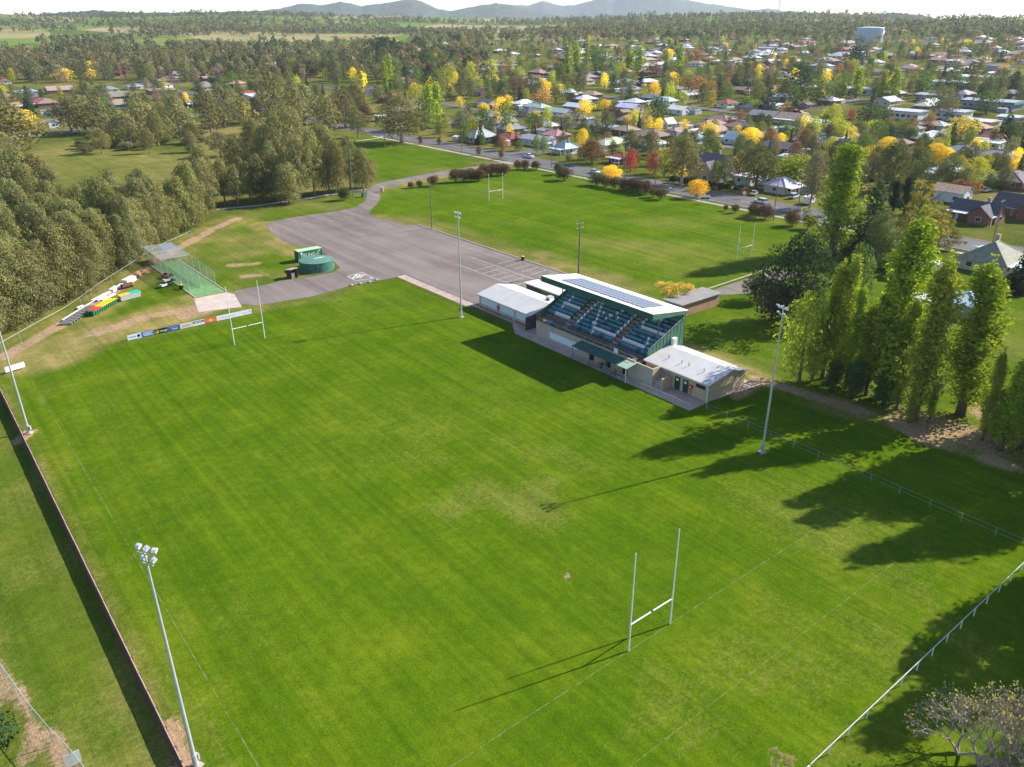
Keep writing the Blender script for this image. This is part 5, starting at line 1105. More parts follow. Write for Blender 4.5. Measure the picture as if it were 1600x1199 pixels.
o = stuff(link('far_houses', me)); o['label'] = 'crowd of small pale and terracotta roofed houses on the farthest slope'; o['category'] = 'houses'
k = 0
for _ in range(500):
    px_ = rng.uniform(-20, 640); py_ = rng.uniform(95, 185)
    if k >= 14: break
    X, Y = G(px_, py_)
    if not free(X, Y, 11) or dist(X, Y) > 1100: continue
    house(X, Y, rng.uniform(11,16), rng.uniform(8,10), rng.choice((.4, .4+pi/2)), rng.choice(['terracotta','brown','pink','grey','white','red']), rng.choice(['brick','cream','white']), 'hip', place='hidden in the woods past the paddock', near=False); k += 1
sr2 = random.Random(9); shed_n = 0
for (hx_, hy_, hr_) in list(HOUSES):
    if dist(hx_, hy_) > 620 or sr2.random() < .25: continue
    a = sr2.uniform(0, 6.28); X, Y = hx_+cos(a)*(hr_+4), hy_+sin(a)*(hr_+4)
    if X > 160 and (X < 178 or not free(X, Y, 1.5)): continue
    if not free(X, Y, 1.5): continue
    w_, d_ = sr2.uniform(3, 6.5), sr2.uniform(2.5, 4); rn = sr2.choice(['white','silver','green','cream','grey','white'])
    t = thing('garden_shed', f'{RN[rn]} roofed garden shed behind the suburban houses', 'shed', (X, Y, float(T(X, Y))), sr2.choice((0, pi/2)), f'{RN[rn]} garden sheds'); OCC.append((X, Y, d_*.6))
    MB().prism([(-d_/2,-.4),(-d_/2,2.1),(0,2.5),(d_/2,2.1),(d_/2,-.4)], 'x', -w_/2, w_/2).build('wall', M['wall'], t, sr2.choice([(.5,.5,.46),(.3,.36,.34),(.6,.58,.5)]))
    MB().prism([(-d_/2-.15,2.06),(-d_/2-.15,2.14),(0,2.62),(d_/2+.15,2.14),(d_/2+.15,2.06),(0,2.53)], 'x', -w_/2-.15, w_/2+.15).build('roof', M['metalroof'], t, RC[rn]); link('door', door_me, t, (0, -d_/2-.02, 0), 0, color=(.4,.4,.38))
# reservoir and radio tower on the right-hand ridge
X, Y = G(1357, 66); D = dist(X, Y); s_ = D/FPX
t = thing('reservoir', 'large pale blue grey water reservoir tank on the ridge', 'reservoir', (X, Y, float(T(X, Y)))); R_ = 17*s_
MB().lathe([(R_*.98,-3),(R_,17*s_),(R_*.98,17.5*s_),(R_*.3,18.6*s_)], 40).build('shell', worn('pale_blue_steel', (.42,.5,.58), .5, 0, .15, .2), t)
for k in range(20): MB().tube([(R_*cos(k*pi/10)*1.005, R_*sin(k*pi/10)*1.005, 0),(R_*cos(k*pi/10)*1.005, R_*sin(k*pi/10)*1.005, 17*s_)], .18, 4).build('rib', M['silver'], t)
st_ = MB(); [st_.tube([(R_*1.02*cos(a), R_*1.02*sin(a), 17*s_*(a+2.6)/2.0),(R_*1.02*cos(a+.1), R_*1.02*sin(a+.1), 17*s_*(a+2.7)/2.0)], .25, 4) for a in np.arange(-2.6,-.7,.1)]; st_.build('stair', M['pole'], t)
X, Y = G(1213, 44); t = thing('radio_tower', 'thin lattice radio tower on the far ridge', 'tower', (X, Y, float(T(X, Y)))); hh = 46*dist(X,Y)/FPX; q_ = hh*.05
for sx_, sy_ in ((-1,-1),(1,-1),(1,1),(-1,1)): MB().tube([(sx_*q_,sy_*q_,0),(sx_*q_*.35,sy_*q_*.35,hh)], .35, 4).build('leg', M['pole'], t)
for k in range(10):
    z0 = hh*k/10; a = q_*(1-.65*k/10); b2 = q_*(1-.65*(k+1)/10); z1 = hh*(k+1)/10; MB().tube([(-a,-a,z0),(b2,-b2,z1)], .2, 4).tube([(a,-a,z0),(b2,b2,z1)], .2, 4).build('brace', M['pole'], t)

# ------------------------------------------------------------------ vehicles
def car_meshes(kind):
    if kind == 'ute': prof = [(-2.5,.42),(-2.5,.98),(-.55,1.0),(-.5,.98),(1.0,1.0),(2.3,.9),(2.5,.7),(2.5,.4)]; cab = [(-.6,.98),(-.5,1.68),(.45,1.72),(1.15,1.0)]
    elif kind == 'wagon': prof = [(-2.3,.4),(-2.35,.98),(1.05,1.0),(2.15,.88),(2.35,.65),(2.35,.4)]; cab = [(-2.25,.97),(-2.0,1.62),(.3,1.68),(1.1,.99)]
    else: prof = [(-2.2,.38),(-2.25,.85),(-1.5,.92),(1.0,.92),(2.1,.78),(2.25,.55),(2.25,.38)]; cab = [(-1.55,.9),(-.9,1.4),(.3,1.42),(1.05,.9)]
    body = MB().prism([(a, b) for a, b in prof], 'y', -.86, .86)
    c0 = MB(); n = len(cab); y0, y1 = .8, .64
    V = [(p_[0], -(y0 if p_[1] < 1.1 else y1), p_[1]) for p_ in cab]+[(p_[0], (y0 if p_[1] < 1.1 else y1), p_[1]) for p_ in cab]
    glass = MB().add(V, [tuple(range(n)), tuple(range(2*n-1, n-1, -1))]+[(i, i+n, (i+1) % n+n, (i+1) % n) for i in range(n)])
    tp = [p_ for p_ in cab if p_[1] > 1.1]; roof = MB().box(tp[0][0]-.05, tp[1][0]+.05, -.66, .66, tp[0][1]-.02, tp[1][1]+.04)
    for x_ in (cab[1][0], cab[2][0], (cab[1][0]+cab[2][0])/2): 
        for s_ in (-1, 1): roof.tube([(x_+(-.12 if x_ == cab[1][0] else .7 if x_ == cab[2][0] else 0), s_*.82, .97),(x_, s_*.66, tp[0][1])], .05, 4)
    wh = MB().prism([(.34*cos(a), .34*sin(a)) for a in np.linspace(0, 2*pi, 14, False)], 'y', -.11, .11); rim = MB().prism([(.19*cos(a), .19*sin(a)) for a in np.linspace(0, 2*pi, 10, False)], 'y', -.125, .125)
    lp = MB().box(-.04,.06,-.16,.16,-.07,.07)
    return dict(body=body.mesh('body', M['car']), glass=glass.mesh('windows', M['glass']), roof=roof.mesh('cabin', M['car']), wheel=wh.mesh('wheel', M['dark']), rim=rim.mesh('rim', M['silver']), lamp=lp.mesh('headlight', M['white']), tail=MB().box(-.05,.04,-.12,.12,-.1,.1).mesh('tail_light', M['red']), L=prof[-1][0], B=prof[0][0], z=.66)
CM = {k: car_meshes(k) for k in ('ute', 'wagon', 'sedan')}
def car(x, y, rz, kind, color, label, group=None):
    m_ = CM[kind]; t = thing('parked_car', label, 'car', (x, y, float(T(x, y))+.06), rz, group)
    link('body', m_['body'], t, color=color); link('windows', m_['glass'], t); link('cabin', m_['roof'], t, color=color)
    for sx_ in (m_['B']+.95, m_['L']-.85):
        for s_ in (-1, 1): w_ = link('wheel', m_['wheel'], t, (sx_, s_*.78, .34)); link('rim', m_['rim'], w_)
    for s_ in (-1, 1): link('headlight', m_['lamp'], t, (m_['L'], s_*.62, m_['z'])); link('tail_light', m_['tail'], t, (m_['B'], s_*.66, m_['z']+.1))
WHC = (.72,.73,.74)
for px_, py_, rz, kd, c, lb in ((827,247,1.6,'ute',WHC,'white utility parked on the street before the birches'),(929,271,-1.57,'sedan',(.6,.64,.68),'silver sedan passing the round yellow street tree'),(966,257,0.1,'ute',WHC,'white utility in the driveway of the red roofed brick house'),(1188,318,1.45,'wagon',WHC,'white wagon with roof load parked by the road works sign'),(1178,305,.4,'sedan',(.42,.45,.45),'silver green sedan in the driveway beneath the gum tree'),(1154,296,.2,'wagon',(.02,.02,.03),'black wagon in the driveway of the hedge villa'),(1241,310,.1,'wagon',(.5,.58,.66),'pale blue wagon beside the caravan')):
    car(*G(px_, py_), rz, kd, c, lb)
for i, (px_, py_) in enumerate(((1474,196),(1480,190),(1582,192),(1588,190),(1592,197),(1064,152),(1130,146),(1184,142),(845,172),(1575,172),(1330,190),(1540,300),(62,190),(1215,190),(1190,196))): car(*G(px_, py_), rng.choice((0,1.57)), rng.choice(('sedan','wagon')), rng.choice((WHC,(.3,.32,.35),(.05,.07,.12),(.35,.05,.04))), 'small car parked in a driveway among the houses', 'cars parked in the suburb')
cx_, cy_ = G(1263, 319); t = thing('caravan', 'white caravan parked under the leaning gum tree', 'caravan', (cx_, cy_, .05), .25)
MB().prism([(-2.6,.45),(-2.75,1.2),(-2.5,2.5),(2.2,2.6),(2.7,1.7),(2.5,.45)], 'y', -1.15, 1.15).build('body', M['white'], t); [MB().box(x_-.55,x_+.55,-1.18,-1.155,1.4,2.0).build('window', M['glass'], t) for x_ in (-1.6,1.0)]; MB().box(-.35,.3,-1.18,-1.155,.5,2.1).build('door', M['silver'], t); [MB().prism([(.35*cos(a), .35+.35*sin(a)) for a in np.linspace(0,2*pi,12,False)], 'y', s_-.1, s_+.1).build('wheel', M['dark'], t) for s_ in (-1,1)]; MB().tube([(2.5,0,.5),(3.9,0,.5)], .06).build('drawbar', M['pole'], t)

# ------------------------------------------------------------------ trees that can be told apart
GOLD, LIME, GRN, DGRN, POP = (.6,.45,.04), (.25,.26,.035), (.08,.122,.032), (.033,.056,.024), (.165,.21,.024)
RUST, RED, PLUM, BROWN, GREYG, PINE, BARE = (.21,.115,.05), (.24,.06,.04), (.05,.024,.032), (.12,.08,.05), (.12,.125,.075), (.026,.042,.024), (.18,.14,.11)
YG = (.2,.235,.035)
# poplar row beside the pitch
for bx, by, ty, wpx, lb in ((1376,622,317,98,'tallest broad poplar in the row beside the pitch'),(1428,655,384,66,'poplar with bare lower trunk and thin crown above a sapling'),(1500,648,388,86,'leaning poplar in the row in front of the silver pavilion'),(1284,592,396,44,'narrow dark poplar at the change room end of the row'),(1306,598,392,42,'narrow poplar between the bushy sapling and the tallest poplar'),(1534,688,540,30,'thin yellow green poplar sapling with sparse leaves'),(1562,704,548,46,'sparse young poplar with bare stems on brown earth'),(1598,700,520,60,'poplar at the end of the row over bare ground'),(1300,396,208,76,'lone giant poplar behind the dark pine'),(1345,610,470,52,'shorter poplar growing against the foot of the tallest one')):
    tree_px('poplar_tree', 'poplar', bx, by, ty, wpx, POP if 'sapling' not in lb else YG, lb)
for bx, by, ty, wpx in ((1352,618,450,34),(1400,630,455,36),(1320,606,440,34),(1268,596,480,28),(1550,690,600,20),(1580,708,600,24),(1400,640,540,30)): tree_px('poplar_tree', 'poplar', bx, by, ty, wpx, POP, 'shorter bushy poplar growing up between the tall ones', 'poplar undergrowth')
tree_px('young_tree', 'round', 1248, 598, 455, 92, YG, 'bushy yellow green sapling beside the floodlight mast')
for bx, by, ty, wpx, c in ((1420,660,600,22,YG),(1452,655,592,20,YG),(1330,622,560,40,GRN),(1380,632,575,44,GRN),(1300,612,560,36,GRN)): tree_px('sapling', 'poplar', bx, by, ty, wpx, c, 'low leafy sapling at the foot of the poplar row', 'saplings under the poplars')
for i, (x, y, h, wd) in enumerate(((67,-9,28,8),(72,-6,29,8),(75,-14,29,9),(65,-16,28,8),(70,-20,27,8),(36,-27,22,7.5),(42,-24,20,7),(46,-30,23,8),(51,-24,21,7),(33,-34,20,8),(57,-30,22,8))): tree('poplar_tree', 'poplar', x, y, h, wd, POP, 'poplar continuing the row past the end of the pitch', 'poplars beyond the pitch end')
tree_px('dark_pine', 'pine', 1240, 505, 362, 142, PINE, 'wide dark pine at the end of the driveway behind the grandstand')
for i, (bx, by, ty, wpx, c, lb) in enumerate(((1205,500,440,60,(.09,.07,.05),'twiggy brown scrub under the dark pine'),(1180,470,430,50,(.05,.06,.03),'dark scrub at the edge of the driveway'))): tree_px('scrub_shrub', 'bush', bx, by, ty, wpx, c, lb)
tree_px('cedar', 'cedar', 1425, 392, 275, 92, (.16,.14,.035), 'golden tipped cedar with layered branches'); tree_px('cedar', 'cedar', 1465, 385, 322, 66, (.13,.125,.035), 'lower golden cedar in front of the slate roofed cottage')
tree_px('cypress', 'poplar', 1395, 330, 278, 26, DGRN, 'dark green columnar cypress beside the golden cedar', 'cypresses by the cedar'); tree_px('cypress', 'poplar', 1412, 335, 272, 24, DGRN, 'dark green columnar cypress beside the golden cedar', 'cypresses by the cedar')
tree_px('cypress', 'conifer', 1588, 458, 380, 40, (.018,.034,.02), 'dense black green cypress beside the khaki roofed cottage')
for bx, by, ty, wpx, k_, c, lb in ((1355,395,272,76,'conifer',(.045,.065,.03),'broad dark conifer behind the giant poplar'),(1390,300,220,62,'euc',(.07,.08,.035),'tall dark gum behind the cedars'),(1428,292,228,50,'euc',(.075,.085,.035),'dark gum in front of the golden robinia'),(1370,410,330,60,'euc',(.08,.1,.035),'dull green tree behind the tallest poplar'),(1330,480,380,60,'round',(.07,.1,.03),'shaded leafy tree among the poplars'),(1265,326,238,48,'euc',(.13,.125,.08),'leaning gum with pale bark over the caravan'),(1180,296,225,72,'euc',(.085,.09,.04),'large gum in front of the silver roofed house'),(1064,291,212,78,'euc',(.115,.11,.05),'tall gum with white trunk beside the gabled villa'),(628,223,149,92,'euc',(.105,.095,.045),'great spreading gum standing alone at the road junction'),(1232,294,240,60,'bush',(.17,.2,.03),'bright lime shrub before the silver roofed house'),(1503,310,280,52,'bush',(.16,.085,.035),'russet shrub behind the slate cottage'),(1380,420,395,40,'bush',(.08,.11,.035),'green shrub before the cottage lawn'),(1365,275,228,36,'euc',(.08,.09,.04),'dark gum near the golden robinias')):
    tree_px('gum_tree' if k_ == 'euc' else 'shrub' if k_ == 'bush' else 'garden_tree', k_, bx, by, ty, wpx, c, lb, bark=(.4,.35,.3) if 'white' in lb or 'pale' in lb or 'great' in lb else (.16,.13,.105))
tree_px('autumn_tree', 'twig', 1052, 476, 424, 70, (.4,.28,.08), 'sparse yellow autumn tree beside the flat roofed brick shed', bark=(.3,.2,.12))
for dx in (0, 3.5, -4.5, 1.7, -2.2, 5.5): tree_px('bare_shrub', 'bare', 1560+dx*14, 1215+dx*8, 1078-dx*5, 175, (.22,.2,.09), 'tangled bare grey shrub below the white rail', 'bare shrubs by the rail', bark=(.34,.27,.25), var=int(dx > 1))
tree_px('bare_shrub', 'twig', 1215, 1215, 1170, 60, (.3,.25,.14), 'small dry shrub by the white rail panels', bark=(.3,.24,.2))
tree_px('dark_shrub', 'bush', -12, 1195, 1120, 95, (.03,.05,.02), 'dark shrub below the chain link fence on bare soil')
# golden trees
for cx_, ty, by, wpx in ((12,164,200,60),(42,172,203,48),(62,184,208,30),(103,107,128,30),(143,95,112,20),(140,107,123,24),(2,133,150,24),(718,150,168,16),(755,160,178,24),(782,150,180,28),(793,148,172,20),(776,174,196,18),(846,122,141,22),(852,126,145,24),(874,131,147,28),(890,137,148,11),(913,154,182,28),(945,155,172,28),(990,171,197,24),(980,180,198,20),(1014,182,203,15),(1029,184,205,18),(934,186,200,14),(1068,186,208,20),(1108,192,218,38),(1172,199,225,40),(1219,208,227,20),(1022,126,152,22),(838,172,184,16),(1355,226,246,48),(1385,213,238,32),(1457,224,258,48),(1475,230,258,30),(1500,182,218,58),(1592,248,270,28),(1225,126,147,20),(1209,136,149,12),(1207,83,96,13),(1227,92,106,12),(1240,87,95,12),(1510,61,75,28),(1487,66,73,9),(1540,62,70,16),(955,258,282,40),(1050,112,130,20),(1045,76,95,18),(1410,262,290,20)):
    q0 = rng.random()**2*.75; tree_px('golden_tree', 'round', cx_, by, ty, wpx, tuple(a_*(1-q0)+b_*q0 for a_, b_ in zip((.56,.42,.045), (.3,.29,.05))), 'golden yellow autumn tree among the suburban houses' if cx_ > 200 else 'golden yellow autumn tree past the paddock', 'golden trees of the suburb' if cx_ > 200 else 'golden trees past the paddock')
tree_px('golden_tree', 'round', 1088, 309, 280, 42, (.45,.3,.03), 'half turned yellow street tree by the notice board')
for cx_, ty, by, wpx, c, nm in ((1300,163,192,34,LIME,'lime yellow'),(1305,184,214,46,LIME,'lime yellow'),(1362,187,210,34,LIME,'lime yellow'),(925,218,256,54,(.115,.06,.035),'dark russet'),(985,232,268,30,RED,'scarlet'),(1022,236,272,34,(.2,.075,.045),'scarlet'),(1255,200,236,34,BROWN,'dark russet'),(948,206,232,28,BROWN,'dark russet'),(1085,77,98,30,RUST,'rust orange'),(1085,118,152,46,RUST,'rust orange'),(1110,125,146,22,RUST,'rust orange'),(955,165,197,34,PLUM,'plum purple'),(893,145,162,20,PLUM,'plum purple'),(572,165,198,28,PLUM,'plum purple'),(495,164,186,16,PLUM,'plum purple'),(1330,170,186,16,RED,'scarlet'),(786,214,236,24,RUST,'rust orange'),(1385,182,200,20,PLUM,'plum purple'),(1228,160,186,30,RUST,'rust orange'),(1155,172,190,24,RUST,'rust orange'),(810,118,150,34,BROWN,'dark russet'),(1020,98,122,30,BROWN,'dark russet'),(1180,95,122,26,BROWN,'dark russet'),(848,140,166,40,(.36,.24,.09),'rust orange'),(270,104,120,10,RED,'scarlet'),(1450,178,205,26,RUST,'rust orange'),(50,112,128,26,PLUM,'plum purple'),(90,165,182,16,PLUM,'plum purple')):
    tree_px('autumn_tree', 'round', cx_, by, ty, wpx, c, nm+' autumn tree in the house gardens', nm+' autumn trees')
for cx_, ty, by, wpx, c in ((755,166,208,36,GRN),(790,158,208,34,GRN),(838,178,206,38,(.05,.1,.03)),(885,178,206,34,GREYG),(903,170,195,28,GREYG),(1028,150,190,40,(.05,.085,.03)),(1420,200,225,24,DGRN),(1390,195,222,30,(.02,.04,.035)),(880,205,232,18,GREYG),(838,210,240,16,(.12,.15,.05)),(850,212,242,18,(.12,.15,.05)),(811,220,236,20,GRN),(1552,238,262,28,(.1,.1,.03)),(1505,233,262,40,(.07,.085,.04)),(1355,160,195,44,(.03,.055,.03)),(1380,165,190,40,(.075,.085,.03)),(1250,95,150,60,(.03,.055,.03)),(1275,120,165,60,(.085,.115,.035)),(1335,70,110,40,(.03,.05,.035)),(1480,155,185,44,(.09,.08,.04)),(1540,140,178,40,(.07,.1,.035)),(1465,135,180,44,GREYG),(1440,112,148,34,GRN),(700,100,140,30,LIME),(735,95,130,26,LIME),(768,92,125,26,LIME),(795,90,118,24,(.2,.19,.05)),(812,85,110,16,GRN),(835,92,112,18,GRN),(680,110,150,34,GRN),(650,130,165,24,LIME),(940,75,118,44,(.085,.12,.035)),(930,70,110,30,GRN),(600,55,98,60,PINE),(660,150,205,36,GRN),(1065,140,170,24,YG),(1110,142,172,18,(.2,.17,.03)),(1165,150,172,22,GRN),(1180,155,176,18,YG)):
    tree_px('garden_tree', 'round', cx_, by, ty, wpx, c, 'leafy green tree standing among the suburban gardens' if cx_ > 620 or cx_ == 600 else 'leafy tree', 'green garden trees')
for cx_, ty, by, wpx, c in ((671,130,202,26,POP),(684,128,200,22,POP),(610,84,142,16,POP),(603,95,148,14,POP),(900,62,119,16,POP),(886,64,122,18,POP),(916,60,115,14,POP),(983,74,116,20,POP),(998,72,114,22,POP),(1061,66,118,16,POP),(1040,76,116,10,POP),(1337,104,153,22,POP),(1376,108,156,18,POP),(1393,102,158,20,POP),(1318,128,150,12,POP),(1360,88,110,16,POP)):
    tree_px('poplar_tree', 'poplar', cx_, by, ty, wpx, c, 'slender poplar rising above the suburban roofs', 'suburban poplars')
for cx_, ty, by, wpx, c in ((751,193,226,22,(.03,.05,.03)),(1198,127,176,26,(.045,.065,.06)),(1570,172,218,28,(.02,.04,.02)),(1148,112,136,20,PINE),(1240,150,186,24,PINE),(46,148,180,20,PINE),(985,136,160,22,(.05,.07,.02)),(1000,118,140,18,(.012,.02,.014)),(1443,105,128,16,PINE),(1560,108,132,16,PINE),(1585,105,140,24,PINE),(1482,108,132,18,PINE),(1505,108,132,18,PINE),(1535,108,132,18,PINE),(1493,112,132,14,PINE),(1548,114,132,12,PINE)):
    tree_px('conifer', 'conifer', cx_, by, ty, wpx, c, 'dark pointed conifer among the houses', 'suburban conifers')
for cx_, ty, by, wpx in ((828,190,214,4),(837,190,211,4),(746,186,222,5)): tree_px('pencil_cypress', 'poplar', cx_, by, ty, wpx, (.25,.24,.03), 'narrow golden pencil cypress by the red roofed house', 'pencil cypresses')
for cx_, ty, by, wpx in ((686,215,226,9),(748,228,243,11),(783,234,249,10),(657,212,226,9)): tree_px('street_tree', 'round', cx_, by, ty, wpx, (.09,.045,.04), 'small dark lollipop tree on the verge of the street', 'verge trees')
# hedge bushes round the second field
BU = [(643,284,294,11),(655,282,293,11),(677,274,291,18)]+[(712+k*12,263,285-k*.6,22) for k in range(4)]+[(757+k*10,255,277-k*1.0,20) for k in range(4)]+[(809,250,266,14),(819,249,265,16),(838,251,266,17),(872,254,273,17),(882,261,282,28)]+[(932,270,290,26)]+[(948+k*12,274+k*1.4,293+k*2.2,20) for k in range(6)]+[(1021,292,309,16),(1033,293,312,20),(1134,320,330,9),(1148,319,333,14),(1180,318,340,24),(1195,319,343,26),(1238,329,354,26),(1262,334,358,22),(540,292,313,20)]
for cx_, ty, by, wpx in BU: tree_px('hedge_shrub', 'bush', cx_, by, ty, wpx, (.085,.06,.032) if cx_ not in (932,872,540) else (.055,.075,.025), 'rounded dark brown green hedge shrub at the edge of the second field', 'hedge shrubs of the second field', occ=.3)
for k in range(9): tree_px('garden_hedge', 'bush', 1052+k*10.5, 286+k*1.6, 274+k*1.6, 15, (.03,.045,.02), 'dark clipped garden hedge before the cream villa', 'villa hedges')
# ------------------------------------------------------------------ eucalypt grove along the dirt track
edge = PX((0,548),(30,522),(75,500),(120,476),(165,448),(205,424),(240,402),(275,378),(310,356),(338,332))
def in_view(x, y, z=8, m_=60):
    p_ = proj(x, y, float(T(x, y))+z); return -m_ < p_[0] < 1600+m_ and p_[1] < 1290
GR = random.Random(12); ng = 0
gpoly = edge+PX((322,318),(285,338),(240,352),(160,362),(90,360),(30,352),(-70,380),(-110,560))
xs = [p_[0] for p_ in gpoly]; ys = [p_[1] for p_ in gpoly]; pts = []
for i in range(len(edge)-1):                                     # the front rank follows the track
    (x0, y0), (x1, y1) = edge[i], edge[i+1]; n = max(1, round(hypot(x1-x0, y1-y0)/4.3))
    for k in range(n): pts.append((x0+(x1-x0)*(k+GR.random()*.6)/n-2.2+GR.uniform(-1,1), y0+(y1-y0)*(k+GR.random()*.6)/n+2.6+GR.uniform(-1,1)))
for _ in range(6000):
    x, y = GR.uniform(min(xs), max(xs)), GR.uniform(min(ys), max(ys))
    if inside(np.array([x]), np.array([y]), gpoly)[0] and in_view(x, y) and all((x-a)**2+(y-b)**2 > 6.1**2 for a, b in pts): pts.append((x, y))
for i, (x, y) in enumerate(pts):
    tree('eucalypt', 'grove', x, y, GR.uniform(10.5, 18.5), GR.uniform(5.4, 8.2), shade(C_OL, GR), 'olive green gum tree in the dense grove along the dirt track', 'grove gum trees', bark=(.2,.15,.12)); ng += 1
# second clump beside the gate, willows and gums
for bx, by, ty, wpx in ((352,320,240,46),(372,322,252,40),(392,318,246,44),(376,300,205,50),(412,316,236,54),(430,312,214,50),(452,318,248,50),(440,295,168,60),(470,312,205,54),(492,308,192,52),(515,302,188,52),(530,305,215,46),(548,298,205,50),(566,296,226,40),(580,292,240,30),(505,290,180,50),(462,280,160,56),(420,280,185,46),(400,262,178,40)):
    tree_px('eucalypt', GR.choice(('grove','euc')), bx, by, ty+6, wpx*.85, shade((.135,.132,.06), GR), 'bushy olive gum in the clump beside the entrance gate', 'gate clump gums', bark=(.2,.15,.12), occ=.25)
for bx, by, ty, wpx in ((28,236,158,80),(10,262,205,50),(10,305,222,60),(42,335,230,66),(70,332,240,60),(20,340,250,50),(112,206,150,44),(135,208,146,46),(160,210,150,44),(185,225,182,34),(205,228,176,38),(225,222,150,44),(248,228,172,36),(262,222,180,30),(282,216,146,44),(300,224,190,30),(330,206,140,44),(352,200,132,40),(345,245,205,44),(382,196,150,36),(400,192,152,30),(462,206,128,50),(478,196,130,54),(512,206,152,50),(540,200,140,46),(560,190,128,40),(160,240,200,30),(235,240,200,24),(300,238,205,26),(180,205,160,30),(430,215,170,34),(140,160,128,30),(5,225,165,40),(430,190,112,50),(560,215,170,34)):
    tree_px('eucalypt', 'euc', bx, by, ty, wpx, shade((.128,.122,.055), GR), 'spreading gum tree bordering the dry paddock', 'paddock gums', bark=(.28,.23,.19), occ=.25)
# low scrub at the paddock edge
for k in range(26):
    bx, by = GR.uniform(120, 330), GR.uniform(212, 245); tree_px('scrub_shrub', 'bush', bx, by, by-GR.uniform(8,16), GR.uniform(12,22), (.1,.105,.045), 'low scrubby bush on the edge of the dry paddock', 'paddock scrub')
# ------------------------------------------------------------------ trees filling suburb and woods
SPC = [('green_garden_tree','round_far',GRN,'green'),('olive_garden_tree','round_far',(.115,.12,.045),'olive'),('lime_garden_tree','round_far',LIME,'lime'),('gum_tree','euc_far',(.102,.108,.052),'grey green'),('gum_tree','euc_far',(.09,.1,.048),'grey green'),('conifer','conifer_far',PINE,'dark pointed'),('brown_garden_tree','round_far',BROWN,'brown'),('bare_garden_tree','round_far',BARE,'bare twiggy'),('rusty_garden_tree','round_far',RUST,'rusty'),('dark_garden_tree','round_far',DGRN,'dark'),('yellow_garden_tree','round_far',(.5,.4,.04),'yellow')]
SWT = [7,7,2.6,6,5,3,1.2,1.6,1.2,4,1.6]
def scatter(n, xr, yr, hr, spacing, dmax, ok=lambda x, y: True, where='', seed=1, tries=40, wts=SWT, near_key=False):
    r = random.Random(seed); c = 0
    for _ in range(n*tries):
        if c >= n: break
        X, Y = G(r.uniform(*xr), r.uniform(*yr))
        if dist(X, Y) > dmax or not ok(X, Y) or not free(X, Y, spacing): continue
        nm, key, cl, adj = r.choices(SPC, wts)[0]; h = r.uniform(*hr)*(1.15 if key != 'round_far' else 1)
        wd = h*r.uniform(.6,.95)*(.45 if key == 'conifer_far' else 1); OCC.append((X, Y, spacing*.9))
        if dist(X, Y) < 380: key = key.replace('_far', '')
        tree(nm, key, X, Y, h, wd, shade(cl, r), f'{adj} {nm.split("_")[-1] if "gum" not in nm else "gum tree"} {where}', f'{adj} {nm.split("_")[-1] if "gum" not in nm else "gum tree"}s {where}'); c += 1
    return c
off_road = lambda X, Y: X > 176 and abs(X-262) > 6 and abs(X-365) > 6 and not (170 < X < 480 and abs(Y-242) < 9) and abs(Y-30) > 7
scatter(200, (640,1620), (150,300), (5,10.5), 2.9, 460, off_road, 'in the gardens close behind the street', 21)
scatter(270, (600,1640), (92,165), (7,13.5), 3.2, 760, off_road, 'between roofs in the middle of the suburb', 22)
scatter(170, (620,1640), (57,100), (6,11), 4.2, 1300, lambda X, Y: X > 120, 'on the far suburban slope', 23, wts=[5,6,1.6,6,6,4,1.2,2,.8,5,2.2])
scatter(130, (-30,640), (108,190), (7,13), 3.4, 760, lambda X, Y: True, 'round the houses past the paddock', 24, wts=[4,7,2,7,6,3,1,2.5,.6,4,1.2])
WW = [1.5,5,.6,8,8,4,1,3.5,.2,5,.4]
scatter(110, (-30,720), (84,130), (11,18), 4.0, 900, lambda X, Y: True, 'in the wooded valley', 25, wts=WW)
# beyond that the woods read as one mass
def woods(name, label, n, seed, pick, m_, hr, color, shape=.5):
    """one mass of tree crowns; pick(r) proposes a spot or None"""
    r = np.random.default_rng(seed); V = []; TN = []; c = 0
    for _ in range(n*14):
        if c >= n: break
        P_ = pick(r)
        if P_ is None: continue
        X, Y = P_; h = r.uniform(*hr); w_ = h*r.uniform(.55,.85)*shape/.5; z = float(T(X, Y)); lt = r.normal(0,.15); nl = 5
        lc = r.normal(size=(nl,3))*np.array([w_*.22, w_*.22, h*.15])+np.array([X,Y,z+h*.52]); k = r.integers(0, nl, m_)
        d = r.normal(size=(m_,3)); d[:,2] += .35; d /= np.linalg.norm(d,axis=1)[:,None]; cc = lc[k]+d*np.array([w_*.32, w_*.32, h*.3])*r.uniform(.75,1.1,(m_,1))
        nn = d+r.normal(size=(m_,3))*.35; nn /= np.linalg.norm(nn,axis=1)[:,None]; t_ = np.cross(nn, r.normal(size=(m_,3))); t_ /= np.linalg.norm(t_,axis=1)[:,None]; b_ = np.cross(nn,t_); s_ = h*.95/m_**.5*.75*r.uniform(.7,1.3,(m_,1))
        V.append(np.stack([cc-t_*s_, cc-b_*s_*.8, cc+t_*s_, cc+b_*s_*.8],1).reshape(-1,3)); TN.append(np.clip(.48+lt+r.normal(0,.12,m_),0,1)); c += 1
    V = np.concatenate(V); TN = np.concatenate(TN).astype(np.float32); me = np_mesh(name, V, np.arange(len(V)).reshape(-1,4), M['leaf']); a_ = me.attributes.new('tone','FLOAT','FACE'); a_.data.foreach_set('value', TN)
    o = stuff(link(name, me, color=color)); o['label'] = label; o['category'] = 'woods'
OC = np.array(OCC)
def clear(X, Y, q_): return ((OC[:,0]-X)**2+(OC[:,1]-Y)**2 > (OC[:,2]+q_)**2).all()
